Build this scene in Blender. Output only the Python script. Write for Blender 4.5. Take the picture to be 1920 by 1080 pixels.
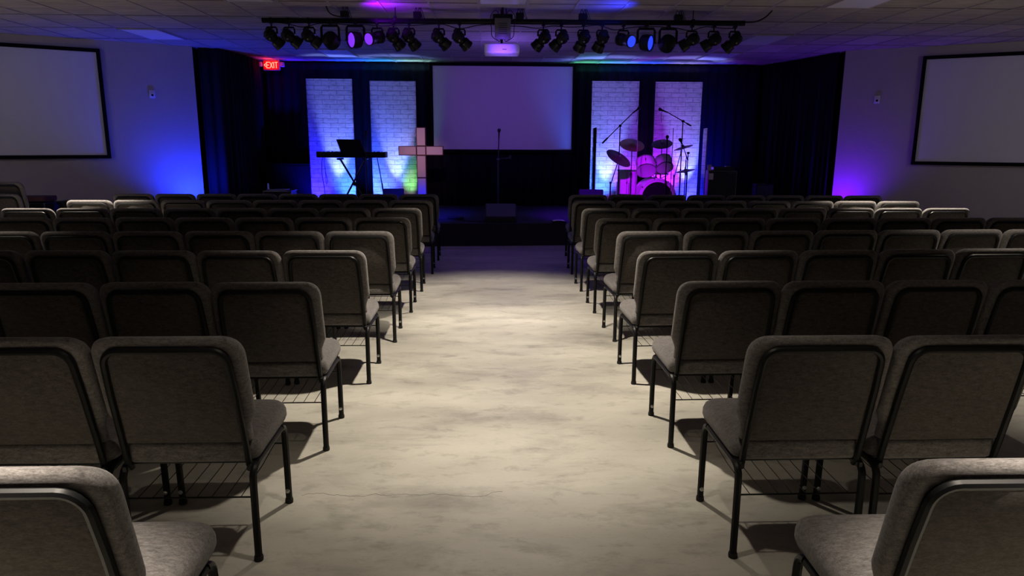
import bpy, bmesh, math, random
from mathutils import Vector, Matrix
random.seed(7)
PI = math.pi
S = bpy.context.scene
COL = S.collection
for o in list(bpy.data.objects):
    bpy.data.objects.remove(o)

# ------------------------------------------------------------------ camera
cd = bpy.data.cameras.new('camera')
cd.sensor_width = 36.0
cd.lens = 1313.5 / 1920 * 36
cd.clip_start = 0.05
cam = bpy.data.objects.new('camera', cd)
COL.objects.link(cam)
cam.matrix_world = Matrix(((0.99946203, 0.00235598, -0.03271251, 0.0),
                           (-0.0325165, 0.20140641, -0.97896789, 0.0),
                           (0.00428208, 0.97950493, 0.20137466, 1.5619),
                           (0, 0, 0, 1)))
S.camera = cam
S.view_settings.view_transform = 'Standard'
S.view_settings.look = 'None'
S.view_settings.gamma = 1.0
S.view_settings.use_curve_mapping = False
S.view_settings.exposure = 0.0
S.cycles.max_bounces = 8
S.cycles.diffuse_bounces = 4
S.cycles.glossy_bounces = 3
S.cycles.transparent_max_bounces = 12
S.cycles.caustics_reflective = False
S.cycles.caustics_refractive = False
S.cycles.sample_clamp_indirect = 3.0

# ------------------------------------------------------------------ world and lights
w = bpy.data.worlds.new('room_dark')
S.world = w
w.use_nodes = True
w.node_tree.nodes['Background'].inputs[0].default_value = (0.5, 0.5, 0.6, 1)
w.node_tree.nodes['Background'].inputs[1].default_value = 0.0

def lamp(name, kind, loc, color, watts, target=None, size=0.05, angle=60, blend=1.0, sx=None, sy=None, spread=None):
    d = bpy.data.lights.new(name, kind)
    d.color = color
    d.energy = watts
    if kind in ('POINT', 'SPOT'):
        d.shadow_soft_size = size
    if kind == 'SPOT':
        d.spot_size = math.radians(angle)
        d.spot_blend = blend
    if kind == 'AREA':
        d.shape = 'RECTANGLE'
        d.size = sx
        d.size_y = sy
        if spread:
            d.spread = math.radians(spread)
    o = bpy.data.objects.new(name, d)
    COL.objects.link(o)
    o.location = loc
    if target is not None:
        o.rotation_euler = (Vector(target) - Vector(loc)).to_track_quat('-Z', 'Y').to_euler()
    return o

WARM = (1.0, 0.88, 0.72)
# recessed ceiling downlights over the aisle and over the seating blocks
DOWN = [  # x, y, watts, cone
    (0.10, 4.6, 560, 84), (0.10, 7.0, 430, 62), (0.10, 2.1, 60, 84),
    (-4.75, 7.85, 1500, 50), (4.65, 7.75, 1250, 50),
    (-4.3, 5.1, 170, 62), (4.2, 4.6, 260, 66),
    (-1.45, 1.12, 1150, 43), (1.65, 1.12, 1150, 43),
]
for i, (x, y, p, a) in enumerate(DOWN):
    lamp('downlight', 'SPOT', (x, y, 3.06), WARM, p, (x, y, 0), 0.045, a, 0.8)
# stage uplights standing on the stage floor at the foot of the brick panels
BLUE = (0.008, 0.004, 1.0); VIOLET = (0.32, 0.01, 1.0); WHITE = (0.22, 0.30, 1.0); GREEN = (0.25, 1.0, 0.25); CYAN = (0.08, 0.5, 1.0)
UP = [  # x, y, z, target, colour, watts, cone
    (-2.80, 13.08, 0.42, (-2.78, 13.38, 2.0), WHITE, 300, 33),
    (-3.10, 12.85, 0.42, (-3.20, 13.34, 0.85), BLUE, 380, 80),
    (-2.55, 12.85, 0.42, (-2.52, 13.34, 0.9), (0.02, 0.08, 1.0), 220, 80),
    (-1.72, 13.08, 0.42, (-1.72, 13.38, 2.0), WHITE, 300, 33),
    (-2.05, 12.85, 0.42, (-2.05, 13.34, 0.9), (0.03, 0.07, 1.0), 210, 80),
    (-1.46, 13.02, 0.42, (-1.47, 13.34, 0.95), GREEN, 26, 44),
    (2.20, 13.08, 0.42, (2.20, 13.38, 2.0), WHITE, 300, 38),
    (2.12, 12.95, 0.42, (2.15, 13.34, 1.1), (0.05, 0.14, 1.0), 150, 75),
    (2.72, 12.90, 0.42, (2.70, 13.34, 1.1), VIOLET, 130, 80),
    (3.72, 13.08, 0.42, (3.72, 13.38, 2.0), WHITE, 280, 38),
    (3.25, 12.90, 0.42, (3.25, 13.34, 1.1), VIOLET, 210, 80),
    (3.85, 12.80, 0.42, (3.85, 13.34, 0.75), (0.01, 0.01, 1.0), 520, 78),
]
for (x, y, z, t, c, p, a) in UP:
    lamp('stage_uplight', 'SPOT', (x, y, z), c, p, t, 0.03 if c == WHITE else 0.05, a, 0.7 if c == WHITE else 1.0)
# narrow area lights added under the rear ceiling, standing in for uplight spill
for (x, wd, c, p) in ((-3.55, 0.9, (0.05, 0.01, 1.0), 1.6), (-2.75, 0.8, (0.01, 0.05, 1.0), 3.0), (-2.05, 0.7, (0.02, 0.32, 1.0), 2.6), (-1.45, 0.6, (0.35, 0.75, 0.75), 1.5),
                      (1.95, 0.6, (0.12, 0.75, 0.45), 1.4), (2.50, 0.7, (0.04, 0.35, 1.0), 2.4), (3.10, 0.7, (0.02, 0.06, 1.0), 3.0), (3.75, 0.8, (0.30, 0.28, 1.0), 1.8), (4.4, 0.6, (0.06, 0.03, 1.0), 0.8)):
    lamp('added_ceiling_glow', 'AREA', (x, 13.97, 2.93), c, p, (x, 13.965, 3.1), sx=wd, sy=0.03)
# blue and violet washes on the side walls beside the stage
lamp('wall_wash_blue', 'SPOT', (-4.80, 11.62, 0.50), (0.008, 0.025, 1.0), 190, (-4.90, 12.12, 1.7), 0.06, 150, 1.0)
lamp('wall_wash_violet', 'SPOT', (5.88, 11.52, 0.50), (0.12, 0.0, 1.0), 62, (5.98, 11.95, 1.4), 0.06, 150, 1.0)
# floods on the ceiling bar: violet and blue lenses, and the front light on stage
lamp('bar_flood_violet', 'SPOT', (-1.30, 8.32, 2.90), (0.24, 0.0, 1.0), 22, (-1.16, 8.44, 3.1), 0.05, 136, 1.0)
lamp('bar_flood_blue', 'SPOT', (1.60, 8.28, 2.86), (0.02, 0.03, 1.0), 16, (1.35, 8.32, 3.1), 0.05, 136, 1.0)
lamp('bar_flood_drums', 'SPOT', (1.4, 8.85, 2.70), (0.44, 0.0, 1.0), 1250, (2.6, 12.2, 0.85), 0.06, 19, 0.8)
lamp('bar_flood_stage_blue', 'SPOT', (-1.5, 8.85, 2.70), (0.02, 0.02, 1.0), 1700, (-1.15, 11.9, 0.35), 0.06, 27, 1.0)
lamp('bar_flood_stage_violet', 'SPOT', (1.6, 8.85, 2.70), (0.14, 0.0, 1.0), 1300, (1.55, 12.0, 0.35), 0.06, 28, 1.0)
lamp('bar_flood_cross', 'SPOT', (-0.7, 8.85, 2.70), (1.0, 0.50, 0.72), 170, (-1.19, 12.55, 1.42), 0.05, 19, 1.0)
lamp('bar_flood_screen', 'SPOT', (0.4, 8.85, 2.68), (0.27, 0.05, 1.0), 135, (0.27, 14.0, 2.2), 0.1, 44, 1.0)
for sx in (-7.6, 8.4):  # unseen fill lights added to brighten the side walls and screens
    lamp('side_fill', 'POINT', (sx, 7.0, 2.6), (0.80, 0.76, 1.0), 27, None, 0.2)
lamp('stage_fill_blue', 'POINT', (0.3, 11.0, 2.5), (0.24, 0.12, 1.0), 17, None, 0.3)  # fill without a fixture, added over the stage for an even blue tint
lamp('exit_glow', 'POINT', (-4.10, 13.80, 3.02), (1.0, 0.03, 0.02), 1.6, None, 0.05)

# ------------------------------------------------------------------ materials
def nt(name):
    m = bpy.data.materials.new(name)
    m.use_nodes = True
    t = m.node_tree
    return m, t, t.nodes['Principled BSDF'], t.nodes.new, t.links.new

def plain(name, col, rough=0.6, metal=0.0, noise=0.06, scale=20.0, bump=0.0, coat=0.0, spec=0.5):
    m, t, b, N, L = nt(name)
    tc = N('ShaderNodeTexCoord'); n = N('ShaderNodeTexNoise')
    n.inputs['Scale'].default_value = scale; n.inputs['Detail'].default_value = 4
    L(tc.outputs['Object'], n.inputs['Vector'])
    mx = N('ShaderNodeMix'); mx.data_type = 'RGBA'
    mx.inputs[6].default_value = (*[c * (1 - noise) for c in col], 1)
    mx.inputs[7].default_value = (*[min(1, c * (1 + noise)) for c in col], 1)
    L(n.outputs['Fac'], mx.inputs[0]); L(mx.outputs[2], b.inputs['Base Color'])
    b.inputs['Roughness'].default_value = rough; b.inputs['Metallic'].default_value = metal
    b.inputs['Coat Weight'].default_value = coat
    b.inputs['Specular IOR Level'].default_value = spec
    if bump:
        bp = N('ShaderNodeBump'); bp.inputs['Strength'].default_value = bump; bp.inputs['Distance'].default_value = 0.01
        L(n.outputs['Fac'], bp.inputs['Height']); L(bp.outputs['Normal'], b.inputs['Normal'])
    return m

def glow(name, col, strength):
    m, t, b, N, L = nt(name)
    b.inputs['Base Color'].default_value = (*col, 1)
    b.inputs['Emission Color'].default_value = (*col, 1)
    b.inputs['Emission Strength'].default_value = strength
    return m

def fabric(name, c1, c2):
    m, t, b, N, L = nt(name)
    tc = N('ShaderNodeTexCoord')
    wv = []
    for d, sc in (('X', 260.0), ('Z', 260.0)):
        k = N('ShaderNodeTexWave'); k.wave_type = 'BANDS'; k.bands_direction = d
        k.inputs['Scale'].default_value = sc; k.inputs['Distortion'].default_value = 3.0; k.inputs['Detail'].default_value = 2
        L(tc.outputs['Object'], k.inputs['Vector']); wv.append(k)
    n = N('ShaderNodeTexNoise'); n.inputs['Scale'].default_value = 420; n.inputs['Detail'].default_value = 3; n.inputs['Roughness'].default_value = 0.8
    mp = N('ShaderNodeMapping'); mp.inputs['Scale'].default_value = (0.25, 1, 1)
    L(tc.outputs['Object'], mp.inputs['Vector']); L(mp.outputs['Vector'], n.inputs['Vector'])
    n2 = N('ShaderNodeTexNoise'); n2.inputs['Scale'].default_value = 90; n2.inputs['Detail'].default_value = 6; n2.inputs['Roughness'].default_value = 0.75
    mp2 = N('ShaderNodeMapping'); mp2.inputs['Scale'].default_value = (0.35, 1, 1)
    L(tc.outputs['Object'], mp2.inputs['Vector']); L(mp2.outputs['Vector'], n2.inputs['Vector'])
    a = N('ShaderNodeMath'); a.operation = 'MULTIPLY'; L(n.outputs['Fac'], a.inputs[0]); L(n2.outputs['Fac'], a.inputs[1])
    r = N('ShaderNodeValToRGB'); r.color_ramp.elements[0].position = 0.14; r.color_ramp.elements[1].position = 0.38
    r.color_ramp.elements[0].color = (*c1, 1); r.color_ramp.elements[1].color = (*c2, 1)
    L(a.outputs[0], r.inputs['Fac']); L(r.outputs['Color'], b.inputs['Base Color'])
    ad = N('ShaderNodeMath'); ad.operation = 'ADD'; L(wv[0].outputs['Fac'], ad.inputs[0]); L(wv[1].outputs['Fac'], ad.inputs[1])
    ad2 = N('ShaderNodeMath'); ad2.operation = 'ADD'; L(ad.outputs[0], ad2.inputs[0]); L(n.outputs['Fac'], ad2.inputs[1])
    bp = N('ShaderNodeBump'); bp.inputs['Strength'].default_value = 0.35; bp.inputs['Distance'].default_value = 0.0012
    L(ad2.outputs[0], bp.inputs['Height']); L(bp.outputs['Normal'], b.inputs['Normal'])
    b.inputs['Roughness'].default_value = 0.95
    b.inputs['Specular IOR Level'].default_value = 0.15
    b.inputs['Sheen Weight'].default_value = 0.25
    return m

def concrete():
    m, t, b, N, L = nt('polished_concrete')
    tc = N('ShaderNodeTexCoord')
    def noise(sc, det, rough, off=0.0, dist=0.0):
        mp = N('ShaderNodeMapping'); mp.inputs['Location'].default_value = (off, off * 0.7, 0); mp.inputs['Scale'].default_value = (0.7, 1.5, 1)
        n = N('ShaderNodeTexNoise'); n.inputs['Scale'].default_value = sc; n.inputs['Detail'].default_value = det
        n.inputs['Roughness'].default_value = rough; n.inputs['Distortion'].default_value = dist
        L(tc.outputs['Object'], mp.inputs['Vector']); L(mp.outputs['Vector'], n.inputs['Vector'])
        return n.outputs['Fac']
    def ramp(fac, p0, c0, p1, c1):
        r = N('ShaderNodeValToRGB'); e = r.color_ramp.elements
        e[0].position = p0; e[0].color = (*c0, 1); e[1].position = p1; e[1].color = (*c1, 1)
        L(fac, r.inputs['Fac']); return r.outputs['Color']
    def mul(a, c, f=1.0):
        x = N('ShaderNodeMix'); x.data_type = 'RGBA'; x.blend_type = 'MULTIPLY'; x.inputs[0].default_value = f
        L(a, x.inputs[6]); L(c, x.inputs[7]); return x.outputs[2]
    base = ramp(noise(1.1, 6, 0.55, 3.0, 0.2), 0.32, (0.34, 0.325, 0.285), 0.68, (0.56, 0.54, 0.475))
    st = ramp(noise(2.2, 8, 0.66, 11.0, 0.3), 0.30, (0.36, 0.36, 0.355), 0.48, (1, 1, 1))
    st2 = ramp(noise(7.0, 8, 0.72, 23.0, 0.3), 0.33, (0.45, 0.44, 0.43), 0.47, (1, 1, 1))
    sp = ramp(noise(60.0, 4, 0.6, 5.0), 0.25, (0.75, 0.74, 0.72), 0.42, (1, 1, 1))
    c = mul(mul(mul(base, st, 0.55), st2, 0.5), sp, 0.7)
    # hairline crack wandering across the aisle
    sep = N('ShaderNodeSeparateXYZ'); L(tc.outputs['Object'], sep.inputs[0])
    n1 = N('ShaderNodeTexNoise'); n1.noise_dimensions = '1D'; n1.inputs['Scale'].default_value = 4.5; n1.inputs['Detail'].default_value = 8
    L(sep.outputs['X'], n1.inputs['W'])
    def mth(op, a, bb):
        k = N('ShaderNodeMath'); k.operation = op
        for i, v in enumerate((a, bb)):
            if isinstance(v, (int, float)): k.inputs[i].default_value = v
            else: L(v, k.inputs[i])
        return k.outputs[0]
    yy = mth('MULTIPLY_ADD', n1.outputs['Fac'], 0.16)
    yy.node.inputs[2].default_value = 2.86
    d = mth('ABSOLUTE', mth('SUBTRACT', sep.outputs['Y'], yy), 0)
    line = mth('LESS_THAN', d, 0.0022)
    inx = mth('MULTIPLY', mth('GREATER_THAN', sep.outputs['X'], -0.85), mth('LESS_THAN', sep.outputs['X'], 0.06))
    mask = mth('MULTIPLY', line, inx)
    x = N('ShaderNodeMix'); x.data_type = 'RGBA'; L(mth('MULTIPLY', mask, 0.75), x.inputs[0]); L(c, x.inputs[6]); x.inputs[7].default_value = (0.06, 0.055, 0.05, 1)
    L(x.outputs[2], b.inputs['Base Color'])
    rr = N('ShaderNodeMapRange'); rr.inputs[3].default_value = 0.38; rr.inputs[4].default_value = 0.62
    L(noise(3.0, 6, 0.6, 9.0), rr.inputs[0]); L(rr.outputs[0], b.inputs['Roughness'])
    bp = N('ShaderNodeBump'); bp.inputs['Strength'].default_value = 0.12; bp.inputs['Distance'].default_value = 0.01
    L(noise(14.0, 6, 0.6, 2.0), bp.inputs['Height']); L(bp.outputs['Normal'], b.inputs['Normal'])
    return m

def ceiling_mat():
    m, t, b, N, L = nt('ceiling_tile')
    tc = N('ShaderNodeTexCoord')
    mp = N('ShaderNodeMapping'); mp.inputs['Scale'].default_value = (1.0, 6.0, 1.0)
    L(tc.outputs['Object'], mp.inputs['Vector'])
    n = N('ShaderNodeTexNoise'); n.inputs['Scale'].default_value = 2.2; n.inputs['Detail'].default_value = 9; n.inputs['Roughness'].default_value = 0.7
    L(mp.outputs['Vector'], n.inputs['Vector'])
    br = N('ShaderNodeTexBrick'); br.offset = 0.0; br.squash = 1.0
    br.inputs['Scale'].default_value = 1.0; br.inputs['Brick Width'].default_value = 0.555; br.inputs['Row Height'].default_value = 1.0
    br.inputs['Mortar Size'].default_value = 0.012; br.inputs['Mortar Smooth'].default_value = 0.3
    br.inputs['Color1'].default_value = (1, 1, 1, 1); br.inputs['Color2'].default_value = (0.72, 0.72, 0.72, 1); br.inputs['Mortar'].default_value = (0.35, 0.33, 0.33, 1)
    mq = N('ShaderNodeMapping'); mq.inputs['Location'].default_value = (1.777 + 0.555 * 20, -0.3 + 20, 0)
    L(tc.outputs['Object'], mq.inputs['Vector']); L(mq.outputs['Vector'], br.inputs['Vector'])
    r = N('ShaderNodeValToRGB'); r.color_ramp.elements[0].position = 0.3; r.color_ramp.elements[1].position = 0.72
    r.color_ramp.elements[0].color = (0.34, 0.305, 0.28, 1); r.color_ramp.elements[1].color = (0.66, 0.60, 0.55, 1)
    L(n.outputs['Fac'], r.inputs['Fac'])
    x = N('ShaderNodeMix'); x.data_type = 'RGBA'; x.blend_type = 'MULTIPLY'; x.inputs[0].default_value = 0.8
    L(r.outputs['Color'], x.inputs[6]); L(br.outputs['Color'], x.inputs[7]); L(x.outputs[2], b.inputs['Base Color'])
    b.inputs['Roughness'].default_value = 0.95
    bp = N('ShaderNodeBump'); bp.inputs['Strength'].default_value = 0.5; bp.inputs['Distance'].default_value = 0.02
    L(n.outputs['Fac'], bp.inputs['Height']); L(bp.outputs['Normal'], b.inputs['Normal'])
    return m

def brick_mat():
    m, t, b, N, L = nt('whitewashed_brick')
    tc = N('ShaderNodeTexCoord')
    mp = N('ShaderNodeMapping'); mp.inputs['Rotation'].default_value = (PI / 2, 0, 0)
    nz = N('ShaderNodeTexNoise'); nz.inputs['Scale'].default_value = 3.0; nz.inputs['Detail'].default_value = 3
    L(tc.outputs['Object'], nz.inputs['Vector'])
    L(tc.outputs['Object'], mp.inputs['Vector'])
    br = N('ShaderNodeTexBrick'); br.offset = 0.5
    br.inputs['Scale'].default_value = 1.0; br.inputs['Brick Width'].default_value = 0.27; br.inputs['Row Height'].default_value = 0.083
    br.inputs['Mortar Size'].default_value = 0.006; br.inputs['Mortar Smooth'].default_value = 0.4
    br.inputs['Color1'].default_value = (0.80, 0.79, 0.77, 1); br.inputs['Color2'].default_value = (0.70, 0.69, 0.68, 1); br.inputs['Mortar'].default_value = (0.42, 0.42, 0.43, 1)
    L(mp.outputs['Vector'], br.inputs['Vector'])
    n = N('ShaderNodeTexNoise'); n.inputs['Scale'].default_value = 9; n.inputs['Detail'].default_value = 8; n.inputs['Roughness'].default_value = 0.7
    mq = N('ShaderNodeMapping'); mq.inputs['Scale'].default_value = (1, 1, 3.5)
    L(tc.outputs['Object'], mq.inputs['Vector']); L(mq.outputs['Vector'], n.inputs['Vector'])
    r = N('ShaderNodeValToRGB'); r.color_ramp.elements[0].position = 0.33; r.color_ramp.elements[1].position = 0.55
    r.color_ramp.elements[0].color = (0.62, 0.62, 0.63, 1); r.color_ramp.elements[1].color = (1, 1, 1, 1)
    L(n.outputs['Fac'], r.inputs['Fac'])
    x = N('ShaderNodeMix'); x.data_type = 'RGBA'; x.blend_type = 'MULTIPLY'; x.inputs[0].default_value = 1.0
    L(br.outputs['Color'], x.inputs[6]); L(r.outputs['Color'], x.inputs[7]); L(x.outputs[2], b.inputs['Base Color'])
    b.inputs['Roughness'].default_value = 0.85
    bp = N('ShaderNodeBump'); bp.invert = True; bp.inputs['Strength'].default_value = 0.6; bp.inputs['Distance'].default_value = 0.01
    L(br.outputs['Fac'], bp.inputs['Height']); L(bp.outputs['Normal'], b.inputs['Normal'])
    return m

def acrylic():
    m = bpy.data.materials.new('clear_acrylic'); m.use_nodes = True
    t = m.node_tree; t.nodes.clear(); N = t.nodes.new; L = t.links.new
    o = N('ShaderNodeOutputMaterial'); mx = N('ShaderNodeMixShader'); tr = N('ShaderNodeBsdfTransparent'); gl = N('ShaderNodeBsdfGlossy')
    tr.inputs[0].default_value = (0.95, 0.95, 0.96, 1); gl.inputs['Roughness'].default_value = 0.02
    lw = N('ShaderNodeLayerWeight'); lw.inputs[0].default_value = 0.25
    L(lw.outputs['Fresnel'], mx.inputs[0]); L(tr.outputs[0], mx.inputs[1]); L(gl.outputs[0], mx.inputs[2]); L(mx.outputs[0], o.inputs[0])
    return m

M = dict(
    fabric=fabric('grey_woven_fabric', (0.062, 0.056, 0.055), (0.235, 0.218, 0.215)),
    panel=fabric('brown_grey_woven_fabric', (0.028, 0.024, 0.022), (0.118, 0.102, 0.094)),
    black=plain('black_enamel', (0.010, 0.010, 0.011), 0.42, 0.0, 0.1, spec=0.15),
    rubber=plain('black_rubber', (0.012, 0.012, 0.012), 0.8),
    bolt=plain('steel_bolt', (0.5, 0.5, 0.5), 0.35, 0.9),
    wall=plain('greige_wall_paint', (0.46, 0.42, 0.385), 0.9, 0, 0.05, 40, 0.15),
    blackpaint=plain('black_wall_paint', (0.008, 0.008, 0.012), 0.95),
    curtain=plain('black_velour', (0.012, 0.012, 0.020), 1.0, 0, 0.2, 60, 0.1, spec=0.1),
    carpet=plain('black_stage_carpet', (0.035, 0.033, 0.045), 1.0, 0, 0.5, 160, 0.5, spec=0.1),
    screen=plain('projection_fabric', (0.72, 0.72, 0.74), 0.85, 0, 0.01, 3),
    velvet=plain('black_velvet_border', (0.006, 0.006, 0.007), 0.95, spec=0.1),
    concrete=concrete(), ceiling=ceiling_mat(), brick=brick_mat(), acrylic=acrylic(),
    tbar=plain('painted_ceiling_bar', (0.42, 0.39, 0.37), 0.7),
    crossbar=plain('dusty_ceiling_bar', (0.24, 0.22, 0.21), 0.9),
    lens=plain('ribbed_light_cover', (0.88, 0.90, 0.94), 0.35, 0, 0.03, 80, 0.2),
    plastic=plain('black_plastic', (0.009, 0.009, 0.010), 0.5, spec=0.3),
    darkmetal=plain('dark_metal', (0.03, 0.03, 0.035), 0.35, 0.6),
    chrome=plain('chrome', (0.7, 0.7, 0.72), 0.18, 1.0),
    white=plain('white_plastic', (0.78, 0.78, 0.78), 0.45),
    greybox=plain('grey_painted_metal', (0.16, 0.16, 0.14), 0.5, 0.2),
    pearl=plain('white_pearl_shell', (0.80, 0.78, 0.80), 0.3, 0, 0.05, 30, 0, 0.4),
    drumhead=plain('coated_drum_head', (0.75, 0.74, 0.73), 0.6),
    bronze=plain('cymbal_bronze', (0.42, 0.22, 0.16), 0.35, 0.75, 0.15, 12),
    bronze_dark=plain('dark_cymbal_bronze', (0.12, 0.08, 0.09), 0.4, 0.75, 0.15, 12),
    wood=plain('amber_wood_shell', (0.40, 0.17, 0.06), 0.4, 0, 0.3, 14),
    crosspanel=plain('pale_rose_panel', (0.80, 0.66, 0.66), 0.7, 0, 0.06, 8),
    crossframe=plain('dark_wood_edge', (0.10, 0.03, 0.035), 0.6),
    paper=plain('paper', (0.75, 0.72, 0.68), 0.8),
    redcloth=plain('dull_red_cloth', (0.055, 0.018, 0.02), 0.9, 0, 0.3, 30),
    red=glow('red_sign_glow', (1.0, 0.16, 0.10), 3.2),
    redface=glow('red_sign_face', (0.8, 0.005, 0.005), 0.16),
    violet=glow('violet_lens_glow', (0.22, 0.03, 1.0), 1.1),
    blueglow=glow('blue_lens_glow', (0.02, 0.05, 1.0), 1.3),
    glassblack=plain('black_glass', (0.01, 0.01, 0.012), 0.12),
    sign=plain('pale_sign_housing', (0.55, 0.50, 0.52), 0.5),
    grille=plain('black_speaker_grille', (0.02, 0.02, 0.022), 0.75, 0, 0.5, 300, 0.4),
)

# ------------------------------------------------------------------ mesh helpers
class MB:
    def __init__(s): s.bm = bmesh.new()
    def box(s, c, d, rot=None, bev=0.0, seg=2):
        r = bmesh.ops.create_cube(s.bm, size=1.0)
        vs = r['verts']
        mt = Matrix.Translation(Vector(c)) @ (rot.to_4x4() if rot is not None else Matrix.Identity(4)) @ Matrix.Diagonal((*d, 1))
        bmesh.ops.transform(s.bm, matrix=mt, verts=vs)
        if bev:
            es = list({e for v in vs for e in v.link_edges})
            bmesh.ops.bevel(s.bm, geom=es, offset=bev, segments=seg, affect='EDGES', profile=0.5)
        return s
    def tube(s, pts, r, n=8, caps=True, r2=None, flat=None):
        pts = [Vector(p) for p in pts]
        if pts[0] == pts[-1]: closed = True; pts = pts[:-1]
        else: closed = False
        k = len(pts); T = []
        for i in range(k):
            a = pts[(i - 1) % k] if (i > 0 or closed) else pts[0]
            b = pts[(i + 1) % k] if (i < k - 1 or closed) else pts[-1]
            T.append((b - a).normalized())
        up = Vector((0, 0, 1)) if abs(T[0].z) < 0.9 else Vector((1, 0, 0))
        u = T[0].cross(up).normalized(); rings = []
        for i in range(k):
            if i:
                u = (u - T[i] * u.dot(T[i])).normalized()
            v = T[i].cross(u)
            rr = r if r2 is None else r + (r2 - r) * i / (k - 1)
            fl = flat or 1.0
            rings.append([s.bm.verts.new(pts[i] + u * (math.cos(2 * PI * j / n) * rr) + v * (math.sin(2 * PI * j / n) * rr * fl)) for j in range(n)])
        for i in range(k if closed else k - 1):
            A, B = rings[i], rings[(i + 1) % k]
            for j in range(n):
                s.bm.faces.new((A[j], A[(j + 1) % n], B[(j + 1) % n], B[j]))
        if caps and not closed:
            s.bm.faces.new(rings[0][::-1]); s.bm.faces.new(rings[-1])
        return s
    def lathe(s, prof, c=(0, 0, 0), axis=(0, 0, 1), n=32, caps=True):
        """prof: list of (radius, height) along the axis; end radii of 0 close the form"""
        ax = Vector(axis).normalized(); c = Vector(c)
        q = Vector((0, 0, 1)).rotation_difference(ax)
        rings = []
        for (r, h) in prof:
            if r <= 1e-6: rings.append([s.bm.verts.new(c + q @ Vector((0, 0, h)))])
            else: rings.append([s.bm.verts.new(c + q @ Vector((r * math.cos(2 * PI * j / n), r * math.sin(2 * PI * j / n), h))) for j in range(n)])
        for A, B in zip(rings, rings[1:]):
            for j in range(n):
                k = (j + 1) % n
                if len(A) == 1 and len(B) == 1: continue
                if len(A) == 1: s.bm.faces.new((A[0], B[k], B[j]))
                elif len(B) == 1: s.bm.faces.new((A[j], A[k], B[0]))
                else: s.bm.faces.new((A[j], A[k], B[k], B[j]))
        ring_like = len(prof) > 2 and abs(prof[0][0] - prof[-1][0]) < 1e-6 and abs(prof[0][1] - prof[-1][1]) < 0.003
        for R_, fl in ((rings[0], True), (rings[-1], False)):
            if len(R_) > 1 and caps and not ring_like: s.bm.faces.new(R_[::-1] if fl else R_)
        return s
    def prism(s, pts, z0, z1):
        a = [s.bm.verts.new((x, y, z0)) for x, y in pts]; b = [s.bm.verts.new((x, y, z1)) for x, y in pts]
        n = len(pts)
        s.bm.faces.new(a[::-1]); s.bm.faces.new(b)
        for i in range(n): s.bm.faces.new((a[i], a[(i + 1) % n], b[(i + 1) % n], b[i]))
        return s
    def sheet(s, rows):
        vs = [[s.bm.verts.new(p) for p in r] for r in rows]
        for i in range(len(vs) - 1):
            for j in range(len(vs[0]) - 1):
                s.bm.faces.new((vs[i][j], vs[i][j + 1], vs[i + 1][j + 1], vs[i + 1][j]))
        return s
    def build(s, name, mat, parent=None, angle=40, solid=None):
        bmesh.ops.recalc_face_normals(s.bm, faces=s.bm.faces)
        me = bpy.data.meshes.new(name); s.bm.to_mesh(me); s.bm.free()
        me.shade_smooth(); me.set_sharp_from_angle(angle=math.radians(angle))
        me.materials.append(mat)
        o = bpy.data.objects.new(name, me); COL.objects.link(o)
        if parent is not None: o.parent = parent
        if solid:
            k = o.modifiers.new('thickness', 'SOLIDIFY'); k.thickness = solid; k.offset = 0
        return o

def tag(o, label, cat, group=None, kind=None):
    o['label'] = label; o['category'] = cat
    if group: o['group'] = group
    if kind: o['kind'] = kind
    return o
def thing(name, label, cat, loc=(0, 0, 0), rz=0.0, group=None):
    o = bpy.data.objects.new(name, None); COL.objects.link(o)
    o.empty_display_size = 0.1
    o.location = loc; o.rotation_euler = (0, 0, rz)
    return tag(o, label, cat, group)
def struct(o): o['kind'] = 'structure'; return o
KIDS = {}
def copy_tree(o, parent=None):
    c = o.copy(); COL.objects.link(c)
    if parent is not None: c.parent = parent
    for ch in KIDS.get(o.name, ()): copy_tree(ch, c)
    return c
def index_kids():
    KIDS.clear()
    for o in bpy.data.objects:
        if o.parent: KIDS.setdefault(o.parent.name, []).append(o)
def arc(c, r, a0, a1, n, plane='yz', x=0.0):
    out = []
    for i in range(n + 1):
        a = a0 + (a1 - a0) * i / n
        p, q = c[0] + r * math.cos(a), c[1] + r * math.sin(a)
        out.append((x, p, q) if plane == 'yz' else (p, x, q))
    return out
def Rx(a): return Matrix.Rotation(a, 3, 'X')
def Ry(a): return Matrix.Rotation(a, 3, 'Y')
def Rz(a): return Matrix.Rotation(a, 3, 'Z')

# ------------------------------------------------------------------ the setting
CEIL = 3.10
LC, LE = (-4.84, 12.16), (-8.74, 9.92)     # left splayed wall, from the stage corner outwards
RC, RE = (5.92, 11.98), (9.60, 9.78)
STAGE_Y = 10.87
floor = struct(MB().box((0.4, 5.3, -0.05), (19.5, 18.6, 0.1)).build('floor', M['concrete']))
struct(MB().box((0.4, 5.3, CEIL + 0.05), (19.5, 18.6, 0.1)).build('ceiling', M['ceiling']))
def wallseg(name, a, b, mat, thick=0.12, side=1, z0=0.0, z1=CEIL):
    a = Vector(a); b = Vector(b); d = (b - a).normalized(); n = Vector((-d.y, d.x)) * side * thick
    return struct(MB().prism([a[:], b[:], (b + n)[:], (a + n)[:]], z0, z1).build(name, mat))
wallseg('wall_left', LC, LE, M['wall'], side=-1)
wallseg('wall_right', RC, RE, M['wall'], side=1)
wallseg('wall_left_side', LE, (-8.74, -3.5), M['wall'], side=-1)
wallseg('wall_right_side', RE, (9.60, -3.5), M['wall'], side=1)
wallseg('wall_rear', (-8.9, -3.5), (9.8, -3.5), M['wall'], side=-1)
wallseg('wall_stage_back', (-5.0, 14.25), (6.1, 14.25), M['blackpaint'], side=1)
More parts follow.
